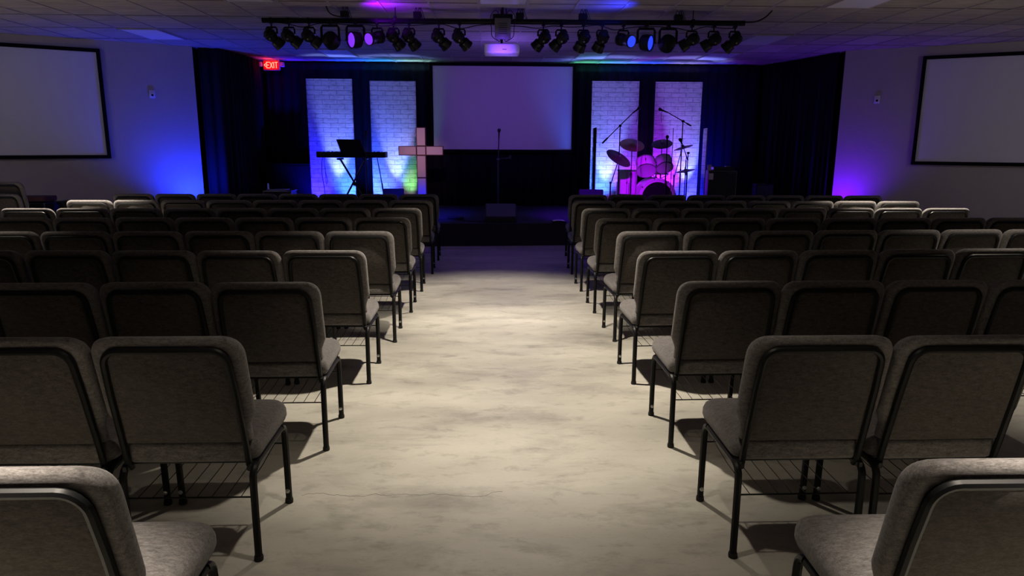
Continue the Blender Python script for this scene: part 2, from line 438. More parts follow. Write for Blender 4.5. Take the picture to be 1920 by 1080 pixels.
wallseg('wall_stage_left', (-4.95, 12.28), (-4.95, 14.25), M['blackpaint'], side=1)
wallseg('wall_stage_right', (6.06, 12.1), (6.06, 14.25), M['blackpaint'], side=-1)
# stage platform
st = MB()
poly = [(-6.9, STAGE_Y - 0.4), (-3.5, STAGE_Y - 0.14), (-0.7, STAGE_Y - 0.05), (0.28, STAGE_Y), (1.2, STAGE_Y + 0.05), (4.5, STAGE_Y + 0.1), (7.6, STAGE_Y - 0.05), (5.92, 11.9), (5.98, 14.2), (-4.9, 14.2), (-4.84, 12.08)]
poly[0] = (-6.9, 10.86)
st.prism(poly, 0.0, 0.35)
stage = st.build('floor_stage', M['carpet']); struct(stage)
# bars of the suspended ceiling, running towards the stage
tb = MB()
for k in range(-12, 20):
    x = -1.777 + 0.555 * k
    tb.box((x, 5.3, CEIL - 0.004), (0.022, 18.4, 0.008))
struct(tb.build('trim_1', M['tbar']))
tb = MB()
for k in range(-3, 13):
    y = 2.3 + k * 1.0
    if y < 14: tb.box((0.4, y, CEIL - 0.003), (18.6, 0.022, 0.006))
struct(tb.build('trim_2', M['crossbar']))
# flat covers of the ceiling lights that are switched off
for (x, y, lab) in ((-4.83, 10.8, 'unlit ceiling light panel above the left projection screen wall'),
                    (-2.61, 12.8, 'unlit ceiling light panel above the two brick panels by the keyboard'),
                    (1.83, 12.8, 'unlit ceiling light panel above the brick panel nearest the centre screen, drum side'),
                    (4.05, 12.8, 'unlit ceiling light panel behind the drum end of the lighting bar'),
                    (4.05, 7.8, 'unlit ceiling light panel at the top edge, beyond the drum end of the lighting bar'),
                    (-2.61, 7.8, 'unlit ceiling light panel at the top edge, before the keyboard end of the lighting bar'),
                    (4.05, 10.8, 'faint unlit ceiling light panel between lighting bar and right projection screen'),
                    (0.16, 7.8, 'unlit ceiling light panel at the top edge above the projector')):
    t = thing('ceiling_light', lab, 'ceiling light', (x, y, CEIL - 0.012), 0, 'unlit ceiling light panels')
    MB().box((0, 0, 0), (0.50, 0.94, 0.010), bev=0.003, seg=1).build('lens', M['lens'], t)
    f = MB()
    for sx in (-1, 1): f.box((sx * 0.262, 0, 0), (0.024, 0.985, 0.016))
    for sy in (-1, 1): f.box((0, sy * 0.481, 0), (0.50, 0.024, 0.016))
    f.build('frame', M['tbar'], t)

def curtain(name, path, z0, z1, label, amp=0.035, wave=0.16):
    P = [Vector(p) for p in path]; pts = []; s = 0.0
    for a, b in zip(P, P[1:]):
        L_ = (b - a).length; n = max(2, int(L_ / 0.02)); d = (b - a) / L_; nn = Vector((-d.y, d.x))
        for i in range(n):
            q = s + L_ * i / n
            pts.append((a + d * (L_ * i / n), nn, q))
        s += L_
    pts.append((P[-1], nn, s))
    rows = []
    for z, k in ((z0, 1.15), ((z0 + z1) / 2, 1.0), (z1 - 0.25, 0.8), (z1, 0.45)):
        rows.append([(*(p + n_ * (k * amp * (math.sin(2 * PI * q / wave) + 0.4 * math.sin(2 * PI * q / (wave * 2.7) + 1)))), z) for p, n_, q in pts])
    o = MB().sheet(rows).build(name, M['curtain'], None, 80, solid=0.006)
    return tag(o, label, 'curtain')
curtain('stage_curtain', [(-4.78, 12.24), (-4.47, 12.36), (-4.36, 13.1), (-4.33, 13.95)], 0.355, 3.09, 'black curtain closing the side of the stage next to the blue lit wall')
curtain('stage_curtain', [(-4.25, 14.10), (5.3, 14.10)], 0.355, 3.07, 'wide black curtain across the back of the stage behind the centre screen', 0.03, 0.19)
curtain('stage_curtain', [(5.36, 14.05), (5.60, 13.5), (5.80, 12.6), (5.88, 12.08)], 0.355, 3.09, 'black curtain closing the side of the stage next to the violet lit wall')

# ------------------------------------------------------------------ projection screens
def proj_screen(name, origin, du, u0, u1, z0, z1, label, border=0.055, off=0.03):
    """u runs along du from origin on the wall, room side is n"""
    o = Vector(origin); d = Vector(du).normalized(); n = Vector((d.y, -d.x))
    if n.y > 0: n = -n
    c = o + d * (u0 + u1) / 2 + n * off
    ang = math.atan2(-n.x, n.y) + PI
    t = thing(name, label, 'projection screen', (c.x, c.y, z0), ang, 'projection screens')
    W_, H_ = abs(u1 - u0), z1 - z0
    f = MB()
    f.box((0, 0, border / 2), (W_, 0.05, border)).box((0, 0, H_ - border / 2), (W_, 0.05, border))
    for s_ in (-1, 1): f.box((s_ * (W_ / 2 - border / 2), 0, H_ / 2), (border, 0.05, H_ - 2 * border))
    f.build('frame', M['velvet'], t)
    MB().box((0, -0.003, H_ / 2), (W_ - 2 * border + 0.01, 0.012, H_ - 2 * border + 0.01)).build('screen_surface', M['screen'], t)
    return t
dl = (LE[0] - LC[0], LE[1] - LC[1]); dr = (RE[0] - RC[0], RE[1] - RC[1])
proj_screen('projection_screen', LC, dl, 1.32, 4.22, 1.31, 2.965, 'black framed projection screen on the wall beside the blue glow')
proj_screen('projection_screen', RC, dr, 1.13, 4.03, 1.26, 2.95, 'black framed projection screen on the wall beside the violet glow')
proj_screen('projection_screen', (-1.12, 13.95), (1, 0), 0.0, 2.79, 1.40, 3.07, 'violet lit projection screen hanging at the middle of the stage', 0.055, 0.0)
def wall_box(origin, du, u, z, label):
    o = Vector(origin); d = Vector(du).normalized(); n = Vector((d.y, -d.x))
    if n.y > 0: n = -n
    c = o + d * u + n * 0.012
    t = thing('wall_socket', label, 'wall socket', (c.x, c.y, z), math.atan2(-n.x, n.y) + PI)
    MB().box((0, 0, 0), (0.085, 0.02, 0.125), bev=0.005).build('cover_plate', M['white'], t)
    MB().lathe([(0.018, 0), (0.016, 0.008), (0, 0.010)], (0, -0.010, -0.015), (0, -1, 0), 14).build('socket', M['plastic'], t)
wall_box(LC, dl, 0.65, 2.32, 'small white wall plate between the blue glow and the screen')
wall_box(RC, dr, 0.54, 2.30, 'small white wall plate between the violet glow and the screen')

# ------------------------------------------------------------------ chairs
W = 0.53
H = 0.907
def outline_round(pts, rad, seg=6):
    """pts closed polygon, rad per point -> rounded polygon"""
    out = []; n = len(pts)
    for i in range(n):
        p = Vector(pts[i]); a = Vector(pts[i - 1]); b = Vector(pts[(i + 1) % n]); r = rad[i]
        if r <= 0: out.append(p); continue
        da = (a - p).normalized(); db = (b - p).normalized()
        ang = da.angle(db); t = r / math.tan(ang / 2)
        t = min(t, (a - p).length * 0.49, (b - p).length * 0.49)
        A = p + da * t; B = p + db * t
        for k in range(seg + 1):
            f = k / seg
            out.append((A * (1 - f) + p * f) * (1 - f) + (p * (1 - f) + B * f) * f)
    return out
def offset_poly(P, d):
    n = len(P); out = []
    for i in range(n):
        a = P[i - 1]; b = P[(i + 1) % n]; t = (b - a)
        if t.length < 1e-9: t = Vector((1, 0))
        t.normalize(); out.append(P[i] + Vector((-t.y, t.x)) * d)
    return out
def pad(P, rings, fn):
    """P ccw outline (2D). rings: (inset, depth) ; negative last = scale to centre. fn(u, v, depth)->xyz"""
    m = MB(); bm = m.bm; n = len(P); R_ = []
    c = sum(P, Vector((0, 0))) / n
    for ins, dep, sc in rings:
        Q = offset_poly(P, ins)
        Q = [c + (q - c) * sc for q in Q]
        R_.append([bm.verts.new(fn(q.x, q.y, dep)) for q in Q])
    for A, B in zip(R_, R_[1:]):
        for i in range(n): bm.faces.new((A[i], A[(i + 1) % n], B[(i + 1) % n], B[i]))
    bm.faces.new(R_[0][::-1]); bm.faces.new(R_[-1])
    return m
def back_y(v): # v = height z -> y of the rear face of the back
    t = (v - 0.40) / (H - 0.40)
    return 0.028 - 0.125 * t
def make_chair():
    t = thing('padded_chair', 'grey padded chair', 'chair')
    # backrest cushion
    hw = 0.262
    raw = [(-0.238, 0.475), (0.238, 0.475), (0.238, 0.545), (hw, 0.605), (hw, H), (-hw, H), (-hw, 0.605), (-0.238, 0.545)]
    P = outline_round(raw, [0.02, 0.02, 0.05, 0.05, 0.078, 0.078, 0.05, 0.05], 7)
    rings = [(0.050, 0.004, 1), (0.038, 0.000, 1), (0.020, 0.001, 1), (0.007, 0.008, 1), (0.0, 0.022, 1), (0.001, 0.040, 1), (0.008, 0.054, 1), (0.022, 0.063, 1), (0.045, 0.068, 1), (0.05, 0.072, 0.6), (0.05, 0.073, 0.2)]
    pad(P, rings, lambda u, v, d: (u, back_y(v) + d, v - 0.006 * d / 0.07)).build('backrest', M['fabric'], t, 60)
    # rear fabric panel framed by the tube
    raw = [(-0.222, 0.478), (0.222, 0.478), (0.214, H - 0.050), (-0.214, H - 0.050)]
    P2 = outline_round(raw, [0.01, 0.01, 0.05, 0.05], 6)
    pad(P2, [(0.0, 0.012, 1), (0.0, -0.001, 1), (0.006, -0.004, 1)], lambda u, v, d: (u, back_y(v) + d, v)).build('back_panel', M['panel'], t, 50)
    # tube round the back
    path = []
    xo, zt, rr = 0.213, H - 0.047, 0.055
    path += [(-0.220, 0.040, 0.368), (-0.221, 0.022, 0.385), (-0.2215, back_y(0.45) - 0.008, 0.45), (-0.218, back_y(0.7) - 0.008, 0.70)]
    for i in range(7):
        a = PI - (PI / 2) * i / 6; x, z = -xo + rr + rr * math.cos(a), zt - rr + rr * math.sin(a)
        path.append((x, back_y(z) - 0.008, z))
    path += [(-x, y, z) for x, y, z in path[::-1]]
    MB().tube(path, 0.0125, 8).build('back_frame', M['black'], t)
    # seat pad
    raw = [(-0.255, 0.03), (0.255, 0.03), (0.248, 0.495), (-0.248, 0.495)]
    P3 = outline_round(raw, [0.05, 0.05, 0.085, 0.085], 7)
    def sf(u, v, d):
        f = max(0.0, (v - 0.36) / 0.135)
        crown = 0.008 * (1 - (u / 0.255) ** 2)
        return (u, v, 0.392 + d * (1 - 0.10 * f * f) + (crown if d > 0.06 else 0) + 0.008 * v / 0.49 * (d / 0.08))
    rings = [(0.03, 0.0, 1), (0.008, 0.004, 1), (0.0, 0.022, 1), (0.001, 0.045, 1), (0.010, 0.063, 1), (0.028, 0.074, 1), (0.055, 0.080, 1), (0.06, 0.083, 0.6), (0.06, 0.084, 0.2)]
    pad(P3, rings, sf).build('seat', M['fabric'], t, 60)
    # rear flap of the seat pad under the back
    MB().box((0, 0.045, 0.430), (0.44, 0.05, 0.080), bev=0.018, seg=3).build('seat_flap', M['fabric'], t)
    xl = 0.238
    f = MB()
    for s in (-1, 1):
        rail = [(s * xl, 0.050, 0.376), (s * xl, 0.20, 0.378), (s * (xl - 0.003), 0.372, 0.376)]
        f.tube(rail, 0.0135, 8)
        f.box((s * 0.228, 0.022, 0.378), (0.022, 0.045, 0.028), bev=0.005, seg=1)
    f.box((0, 0.07, 0.380), (0.47, 0.022, 0.016)).box((0, 0.38, 0.380), (0.47, 0.022, 0.016))
    f.build('seat_frame', M['black'], t)
    for s in (-1, 1):
        p = [(s * xl, 0.0, 0.012), (s * xl, 0.0, 0.20), (s * xl, 0.001, 0.315)] + [(s * xl, 0.048 - 0.047 * math.cos(a), 0.329 + 0.047 * math.sin(a)) for a in (0.35, 0.8, 1.2, PI / 2)]
        leg = MB().tube(p, 0.0145, 8).build('leg', M['black'], t)
        MB().lathe([(0.017, 0), (0.018, 0.010), (0.0165, 0.020)], (s * xl, 0, 0), n=12).build('foot_cap', M['rubber'], leg)
        xf = xl - 0.006
        p = [(s * xf, 0.441, 0.012), (s * (xf + 0.001), 0.436, 0.18), (s * (xf + 0.002), 0.428, 0.315)] + [(s * (xf + 0.002), 0.380 + 0.047 * math.cos(a), 0.329 + 0.047 * math.sin(a)) for a in (0.35, 0.8, 1.2, PI / 2)]
        leg = MB().tube(p, 0.0145, 8).build('leg', M['black'], t)
        MB().lathe([(0.017, 0), (0.018, 0.010), (0.0165, 0.020)], (s * xf, 0.441, 0), n=12).build('foot_cap', M['rubber'], leg)
        MB().lathe([(0.0095, 0), (0.0095, 0.004), (0.004, 0.006), (0, 0.006)], (s * xf, 0.426, 0.062), (0, -1, 0), 10).build('bolt', M['bolt'], leg)
    # wire rack under the seat
    r = MB()
    r.tube([(-0.236, 0.0, 0.262), (0.236, 0.0, 0.262)], 0.0032, 6)
    r.tube([(-0.232, 0.43, 0.285), (0.232, 0.43, 0.285)], 0.0032, 6)
    for k in range(8):
        x = -0.19 + 0.38 * k / 7
        r.tube([(x, 0.0, 0.264), (x, 0.25, 0.268), (x, 0.43, 0.287), (x, 0.432, 0.325)], 0.0018, 5)
    r.build('book_rack', M['black'], t)
    return t

# aisle end x, rear leg y, angle outwards, chairs in view
ROWS_L = {0: (-0.775, 1.445, 0.0, 1), 1: (-0.851, 2.444, -.003, 2), 2: (-0.819, 3.435, -.019, 4), 3: (-0.767, 4.449, .007, 5), 4: (-0.730, 5.445, -.010, 6),
          5: (-0.706, 6.461, -.012, 8), 6: (-0.695, 7.420, -.023, 8), 7: (-0.663, 8.452, -.015, 8), 8: (-0.663, 9.478, -.013, 8)}
ROWS_R = {0: (0.885, 1.435, 0.0, 1), 1: (0.909, 2.415, .010, 2), 2: (0.924, 3.415, .018, 4), 3: (0.929, 4.404, .043, 5), 4: (0.983, 5.424, .047, 7),
          5: (0.966, 6.410, .024, 8), 6: (0.967, 7.403, .023, 8), 7: (0.991, 8.427, .002, 8), 8: (1.058, 9.423, -.013, 8)}
ORD = ['first', 'second', 'third', 'fourth', 'fifth', 'sixth', 'seventh', 'eighth', 'ninth']
chair0 = make_chair()
index_kids()
first = True
for side, rows in ((-1, ROWS_L), (1, ROWS_R)):
    for r, (x0, y0, th, n) in rows.items():
        ux, uy = side * math.cos(th), math.sin(th)
        rz = side * th
        for k in range(n):
            if first: c = chair0; first = False
            else: c = copy_tree(chair0)
            a = (k + 0.5) * W
            c.location = (x0 + ux * a + random.uniform(-.004, .004), y0 + uy * a + random.uniform(-.010, .010), 0)
            c.rotation_euler = (0, 0, rz + random.uniform(-.006, .006))
            pos = 'at the aisle' if k == 0 else ORD[k] + ' from the aisle'
            row = 'the row nearest the stage' if r == 8 else ORD[8 - r] + ' row from the stage'
            c['label'] = 'grey padded chair, %s, %s, %s side' % (pos, row, 'keyboard' if side < 0 else 'drum')
            c['group'] = 'grey padded chairs in rows on both sides of the aisle'
# two chairs stacked by the wall
for i, (dy, dz, lab) in enumerate(((0.0, 0.0, 'lower of the two grey chairs stacked beside the wall on the keyboard side'),
                                   (0.075, 0.150, 'upper of the two grey chairs stacked beside the wall on the keyboard side'))):
    c = copy_tree(chair0)
    c.location = (-6.30, 9.35 + dy, dz); c.rotation_euler = (0, 0, 0)
    c['label'] = lab; c['group'] = 'stacked grey chairs by the wall'
    if i == 1:
        c.rotation_euler = (0, 0, 0)

# ------------------------------------------------------------------ lighting bar and lamps
BY, BZ = 8.60, 2.955
bar = thing('lighting_bar', 'long black lighting bar hung under the ceiling before the stage', 'lighting bar', (0.205, BY, BZ))
MB().tube([(-2.805, 0, -0.012), (2.805, 0, 0.008)], 0.030, 12).build('pipe', M['black'], bar)
for x in (-1.28, 0.0, 2.19):
    MB().tube([(x, 0, 0.0), (x, 0, CEIL - BZ)], 0.006, 6).build('hanger_rod', M['black'], bar)
    MB().box((x, 0, 0.02), (0.035, 0.065, 0.05), bev=0.005).build('hanger_clamp', M['black'], bar)
cb = MB()
random.seed(3)
xs = [-2.7 + 0.18 * i for i in range(31)]
pts = [(x, -0.026 - 0.012 * math.sin(i * 1.3), -0.035 - 0.022 * abs(math.sin(i * 0.9)) - (0.03 if i % 5 == 2 else 0)) for i, x in enumerate(xs)]
def smooth(pts, n=6):
    P = [Vector(p) for p in pts]; out = []
    for i in range(len(P) - 1):
        p0, p1, p2, p3 = P[max(i - 1, 0)], P[i], P[i + 1], P[min(i + 2, len(P) - 1)]
        for k in range(n):
            t = k / n
            out.append(0.5 * ((2 * p1) + (p2 - p0) * t + (2 * p0 - 5 * p1 + 4 * p2 - p3) * t * t + (3 * p1 - p0 - 3 * p2 + p3) * t ** 3))
    out.append(P[-1]); return out
MB().tube(smooth(pts), 0.0055, 6).build('cable', M['rubber'], bar)
MB().tube(smooth([(2.80, 0, 0.02), (2.93, -0.02, 0.025), (3.03, -0.04, 0.07), (3.10, -0.06, 0.142)]), 0.010, 6).build('cable', M['rubber'], bar)
MB().tube(smooth([(-1.88, -0.01, 0.03), (-1.99, -0.02, 0.05), (-2.04, -0.03, 0.09), (-2.06, -0.04, 0.142)]), 0.008, 6).build('cable', M['rubber'], bar)
# cable boxes on top of the bar
for (px, lab) in ((-1.655, 'small black cable box on the bar above the violet flood light'), (-0.82, 'small black cable box on the bar, keyboard side of the dimmer'),
                  (0.365, 'small black cable box on the bar just beside the grey dimmer'), (1.10, 'small black cable box on the bar above the third lamp from the projector'),
                  (2.22, 'small black cable box on the bar near its drum end')):
    t = thing('cable_box', lab, 'cable box', (px, BY, BZ + 0.026), 0, 'cable boxes on the lighting bar')
    MB().box((0, 0, 0.035), (0.095, 0.07, 0.07), bev=0.006, seg=1).build('box', M['plastic'], t)
    for dx in (-0.025, 0.012, 0.03):
        MB().tube(smooth([(dx, 0, 0.065), (dx + 0.003, 0, 0.10), (dx + 0.012, -0.01, 0.112), (dx + 0.03, -0.03, 0.06), (dx + 0.06, -0.035, -0.02)], 4), 0.004, 5).build('cable', M['rubber'], t)

def spot_lamp(x, label, mode, lit=None):
    """mode: horizontal lean of the lamp; >0 aims towards larger x"""
    t = thing('stage_spotlight', label, 'stage light', (x, BY, BZ - 0.03), 0, 'small stage spotlights on the lighting bar')
    t.scale = (1.28, 1.28, 1.28)
    MB().box((0, 0, 0.012), (0.03, 0.05, 0.05), bev=0.004, seg=1).tube([(0, 0, -0.045), (0, 0, 0.0)], 0.007, 6).build('clamp', M['black'], t)
    hw = 0.048
    y0 = -0.10
    yk = MB().tube([(-hw, 0, y0), (-hw, 0, -0.06), (-hw * 0.8, 0, -0.045), (hw * 0.8, 0, -0.045), (hw, 0, -0.06), (hw, 0, y0)], 0.0055, 6, flat=1.6)
    yk.build('yoke', M['black'], t)
    ax = Vector((mode, 0.55, -0.85)).normalized() if lit is None else Vector((mode, -0.75, -0.22)).normalized()
    c = Vector((0, 0, -0.125))
    rear = c - ax * 0.075
    h = MB().lathe([(0, 0), (0.028, 0.003), (0.046, 0.018), (0.052, 0.045), (0.052, 0.082), (0.040, 0.098), (0.038, 0.125), (0.0, 0.125)], rear, ax, 18)
    h.build('lamp_housing', M['plastic'], t)
    for q in (0.025, 0.045, 0.065):
        MB().lathe([(0.050, 0), (0.056, 0.002), (0.056, 0.005), (0.050, 0.007)], rear + ax * q, ax, 18, False).build('cooling_fin', M['plastic'], t)
    b = MB().lathe([(0.040, 0.0), (0.052, 0.006), (0.054, 0.05), (0.058, 0.056), (0.058, 0.072), (0.050, 0.074)], rear + ax * 0.112, ax, 18).build('lens_tube', M['darkmetal'], t)
    MB().lathe([(0, 0), (0.049, 0.001), (0.0, 0.006)], rear + ax * 0.187, ax, 18).build('lens', lit or M['glassblack'], b)
    MB().lathe([(0.006, 0), (0.008, 0.006), (0.008, 0.014), (0, 0.016)], c + Vector((0.0, -0.058, -0.03)), (0, -1, 0), 8).build('knob', M['bolt'], t)
def par_lamp(x, label, aim, lit=None):
    t = thing('flood_light', label, 'stage light', (x, BY, BZ - 0.03), 0, 'large flood lights on the lighting bar')
    t.scale = (1.22, 1.22, 1.22)
    MB().box((0, 0, 0.010), (0.035, 0.055, 0.05), bev=0.004, seg=1).build('clamp', M['black'], t)
    hw = 0.082
    MB().tube([(-hw, 0, -0.16), (-hw, 0, -0.05), (-hw * 0.85, 0, -0.028), (hw * 0.85, 0, -0.028), (hw, 0, -0.05), (hw, 0, -0.16)], 0.008, 6, flat=1.6).build('yoke', M['black'], t)
    ax = Vector(aim).normalized(); c = Vector((0, 0, -0.155)); rear = c - ax * 0.06
    h = MB().lathe([(0, 0), (0.045, 0.004), (0.072, 0.025), (0.078, 0.06), (0.078, 0.115), (0.070, 0.118), (0.070, 0.10), (0, 0.10)], rear, ax, 24)
    h.build('lamp_can', M['plastic'], t)
    MB().lathe([(0, 0), (0.067, 0.001), (0.05, 0.008), (0, 0.012)], rear + ax * 0.101, ax, 24).build('lens', lit or M['glassblack'], t)
    for s in (-1, 1):
        MB().lathe([(0.012, 0), (0.012, 0.012), (0, 0.014)], (s * (hw + 0.002), 0, -0.155), (s, 0, 0), 10).build('knob', M['plastic'], t)
LAMPS = [(-2.50, 's', .75), (-2.30, 's', 1.1), (-2.07, 's', 1.1), (-1.83, 'p', (0.25, 0.8, -0.4)), (-1.54, 'pl', (-0.75, -0.70, -0.10)),
         (-1.29, 'sl', -.55), (-1.10, 's', .65), (-0.92, 's', .65), (-0.575, 's', .9), (-0.335, 's', .9),
         (0.64, 's', -.8), (0.85, 's', -.8), (1.11, 's', -.35), (1.33, 's', -.35), (1.58, 'sb', .5), (1.85, 'pb', (0.80, -0.62, -0.15)),
         (2.11, 'p', (-0.1, 0.85, -0.4)), (2.39, 's', -1.3), (2.65, 's', -1.2), (2.90, 's', -.8)]
nl = len(LAMPS)
for i, (x, kd, aim) in enumerate(LAMPS):
    if i < 10: place = '%s from the keyboard end of the ceiling bar' % ORD[i] if i < 9 else 'first on the keyboard side of the grey dimmer'
    else:
        j = nl - 1 - i
        place = '%s from the drum end of the ceiling bar' % ORD[j] if j < 9 else 'first on the drum side of the grey dimmer'
    if kd[0] == 's':
        lab = {'s': 'small black stage spotlight, ', 'sl': 'small stage spotlight with violet lit lens, ', 'sb': 'small stage spotlight with blue lit lens, '}[kd] + place
        if kd == 's': spot_lamp(x, lab, aim)
        else:
            spot_lamp(x, lab, aim, M['violet'] if kd == 'sl' else M['blueglow'])
    else:
        lab = {'p': 'large black flood light, ', 'pl': 'flood light with glowing violet lens, ', 'pb': 'flood light with glowing blue lens, '}[kd] + place
        par_lamp(x, lab, aim, {'p': None, 'pl': M['violet'], 'pb': M['blueglow']}[kd])
# dimmer pack and projector
t = thing('dimmer_pack', 'grey dimmer box with cables hanging from the middle of the bar', 'dimmer', (0.165, BY - 0.05, BZ - 0.205))
MB().box((0, 0, 0.115), (0.185, 0.09, 0.23), bev=0.008).build('housing', M['greybox'], t)
MB().box((0, 0, 0.245), (0.23, 0.08, 0.06), bev=0.006, seg=1).build('hanging_bracket', M['black'], t)
for k in range(6):
    MB().box((0, -0.047, 0.06 + k * 0.022), (0.10, 0.004, 0.006)).build('label_strip', M['darkmetal'], t)
for s in (-1, 1):
    MB().tube(smooth([(s * 0.05, 0, 0.26), (s * 0.055, 0, 0.30), (s * 0.09, -0.01, 0.315), (s * 0.14, -0.02, 0.25), (s * 0.13, -0.02, 0.12), (s * 0.12, -0.01, 0.03), (s * 0.04, -0.01, -0.02), (s * 0.02, 0, 0.01)], 5), 0.0045, 5).build('cable', M['rubber'], t)
MB().tube([(0, 0, 0.27), (0, 0, CEIL - BZ + 0.205)], 0.012, 8).build('hanger_rod', M['black'], t)
t = thing('projector', 'white ceiling projector lit violet, hung at the middle of the bar', 'projector', (0.155, 8.62, 2.585))
MB().box((0, 0, 0.058), (0.41, 0.32, 0.11), bev=0.022, seg=4).build('body', M['white'], t)
MB().lathe([(0.045, 0), (0.045, 0.03), (0.035, 0.032), (0.03, 0.015), (0, 0.015)], (0.08, 0.155, 0.06), (0, 1, 0), 20).build('lens', M['glassblack'], t)
MB().box((0, 0, 0.116), (0.12, 0.12, 0.012)).tube([(0, 0.02, 0.11), (0, 0.02, CEIL - 2.585)], 0.014, 8).build('ceiling_mount', M['black'], t)
MB().box((0.03, -0.161, 0.045), (0.05, 0.004, 0.008)).build('logo_mark', M['greybox'], t)
lamp('projector_fill', 'SPOT', (0.15, 7.9, 2.35), (0.16, 0.04, 1.0), 60, (0.155, 8.5, 2.62), 0.04, 34, 1.0)  # unseen violet spot added in front to tint the projector body

# ------------------------------------------------------------------ exit sign
t = thing('exit_sign', 'red glowing exit sign with emergency lamp heads on the black curtain', 'exit sign', (-4.10, 13.97, 2.905))
MB().box((0, 0, 0.095), (0.31, 0.05, 0.19), bev=0.008).build('housing', M['sign'], t)
MB().box((0, -0.026, 0.095), (0.285, 0.006, 0.165)).build('face', M['redface'], t)
def stroke(m, a, b, wd=0.016):
    a = Vector(a); b = Vector(b); d = b - a
    m.box(((a.x + b.x) / 2, -0.033, (a.y + b.y) / 2), (wd, 0.008, d.length + wd * 0.6), Ry(math.atan2(d.x, d.y)))
zb, zt_ = 0.045, 0.147
for nm, ox, sg in (('letter', -0.085, [((0, 0), (0, 1)), ((0, 1), (1, 1)), ((0, .5), (.8, .5)), ((0, 0), (1, 0))]),
                   ('letter', -0.022, [((0, 0), (1, 1)), ((0, 1), (1, 0))]),
                   ('letter', 0.048, [((0, 0), (0, 1))]),
                   ('letter', 0.070, [((0, 1), (1, 1)), ((.5, 0), (.5, 1))]),
                   ('arrow', -0.128, [((0, .5), (.5, .75)), ((0, .5), (.5, .25))])):
    m = MB()
    for a, b in sg:
        stroke(m, (ox + a[0] * 0.048, zb + a[1] * (zt_ - zb)), (ox + b[0] * 0.048, zb + b[1] * (zt_ - zb)), 0.013)
    m.build(nm, M['red'], t)
for s in (-1, 1):
    MB().tube([(s * 0.15, 0, 0.11), (s * 0.185, 0, 0.11)], 0.012, 8).box((s * 0.205, -0.02, 0.11), (0.07, 0.07, 0.085), bev=0.012).build('lamp_head', M['sign'], t)

# ------------------------------------------------------------------ brick panels
for i, (x0, x1, zt2, lab) in enumerate(((-3.32, -2.49, 2.71, 'tall white brick panel farthest on the keyboard side, lit blue'),
                                  (-2.17, -1.335, 2.68, 'tall white brick panel between keyboard and cross, green at its edge'),
                                  (1.91, 2.785, 2.705, 'tall white brick panel nearest the centre screen on the drum side'),
                                  (3.09, 3.96, 2.70, 'tall white brick panel farthest on the drum side, lit violet'))):
    t = thing('brick_panel', lab, 'stage panel', ((x0 + x1) / 2, 13.36, 0.35), 0, 'whitewashed brick panels at the back of the stage')
    wd = x1 - x0; hh = zt2 - 0.35
    MB().box((0, 0, hh / 2), (wd, 0.04, hh), bev=0.003, seg=1).build('brick_face', M['brick'], t)
    f = MB()
    for s in (-1, 1): f.box((s * (wd / 2 - 0.03), 0.041, hh / 2), (0.04, 0.04, hh))
    f.box((0, 0.041, hh - 0.03), (wd - 0.10, 0.04, 0.04)).box((0, 0.041, hh / 2), (wd - 0.10, 0.04, 0.04))
    f.build('rear_frame', M['wood'], t)
    m = MB()
    for s in (-1, 1): m.prism([(s * (wd / 2 - 0.05), 0.06), (s * (wd / 2 - 0.01), 0.06), (s * (wd / 2 - 0.03), 0.42)], 0.0, 0.04)
    m.build('foot', M['wood'], t)

# ------------------------------------------------------------------ cross
t = thing('standing_cross', 'tall pinkish panelled cross with dark edges standing on the stage', 'cross', (-1.185, 12.62, 0.35))
cf = MB(); 
def cbox(x0, x1, z0, z1, m_p, m_f):
    e = 0.012
    m_p.box(((x0 + x1) / 2, -0.056, (z0 + z1) / 2), (x1 - x0 - 2 * e, 0.012, z1 - z0 - 2 * e))
    m_f.box(((x0 + x1) / 2, 0, (z0 + z1) / 2), (x1 - x0, 0.11, z1 - z0))
for (x0, x1, z0, z1, nm) in ((-0.082, 0.082, 1.17, 1.49, 'top_panel'), (-0.082, 0.082, 1.01, 1.17, 'centre_panel'), (-0.395, -0.082, 1.01, 1.17, 'arm_panel'), (0.082, 0.385, 1.01, 1.17, 'arm_panel'),
                         (-0.082, 0.082, 0.62, 1.01, 'shaft_panel'), (-0.082, 0.082, 0.06, 0.62, 'shaft_panel')):
    mp_ = MB(); cbox(x0, x1, z0, z1, mp_, cf); mp_.build(nm, M['crosspanel'], t)
cf.box((0, 0, 0.03), (0.5, 0.4, 0.06), bev=0.005)
cf.build('frame', M['crossframe'], t)

# ------------------------------------------------------------------ keyboard group
KY = 12.3
t = thing('keyboard', 'long black electronic keyboard resting on a crossed stand', 'keyboard', (-2.335, KY, 1.325))
MB().box((0, 0.0, 0.045), (1.15, 0.30, 0.095), bev=0.012, seg=2).build('body', M['plastic'], t)
MB().box((0, 0.07, 0.087), (1.02, 0.145, 0.012)).build('white_keys', M['white'], t)
bk = MB()
for k in range(50):
    if k % 7 not in (2, 6): bk.box((-0.50 + k * 0.0204, 0.04, 0.097), (0.010, 0.085, 0.010))
bk.build('black_keys', M['plastic'], t)
for s in (-1, 1): MB().box((s * 0.565, 0, 0.05), (0.03, 0.30, 0.10), bev=0.01).build('end_cheek', M['plastic'], t)
MB().box((0.1, -0.152, 0.045), (0.6, 0.004, 0.03)).build('socket_strip', M['darkmetal'], t)
t = thing('keyboard_stand', 'black crossed keyboard stand with pale double edges', 'keyboard stand', (-2.33, KY, 0.35))
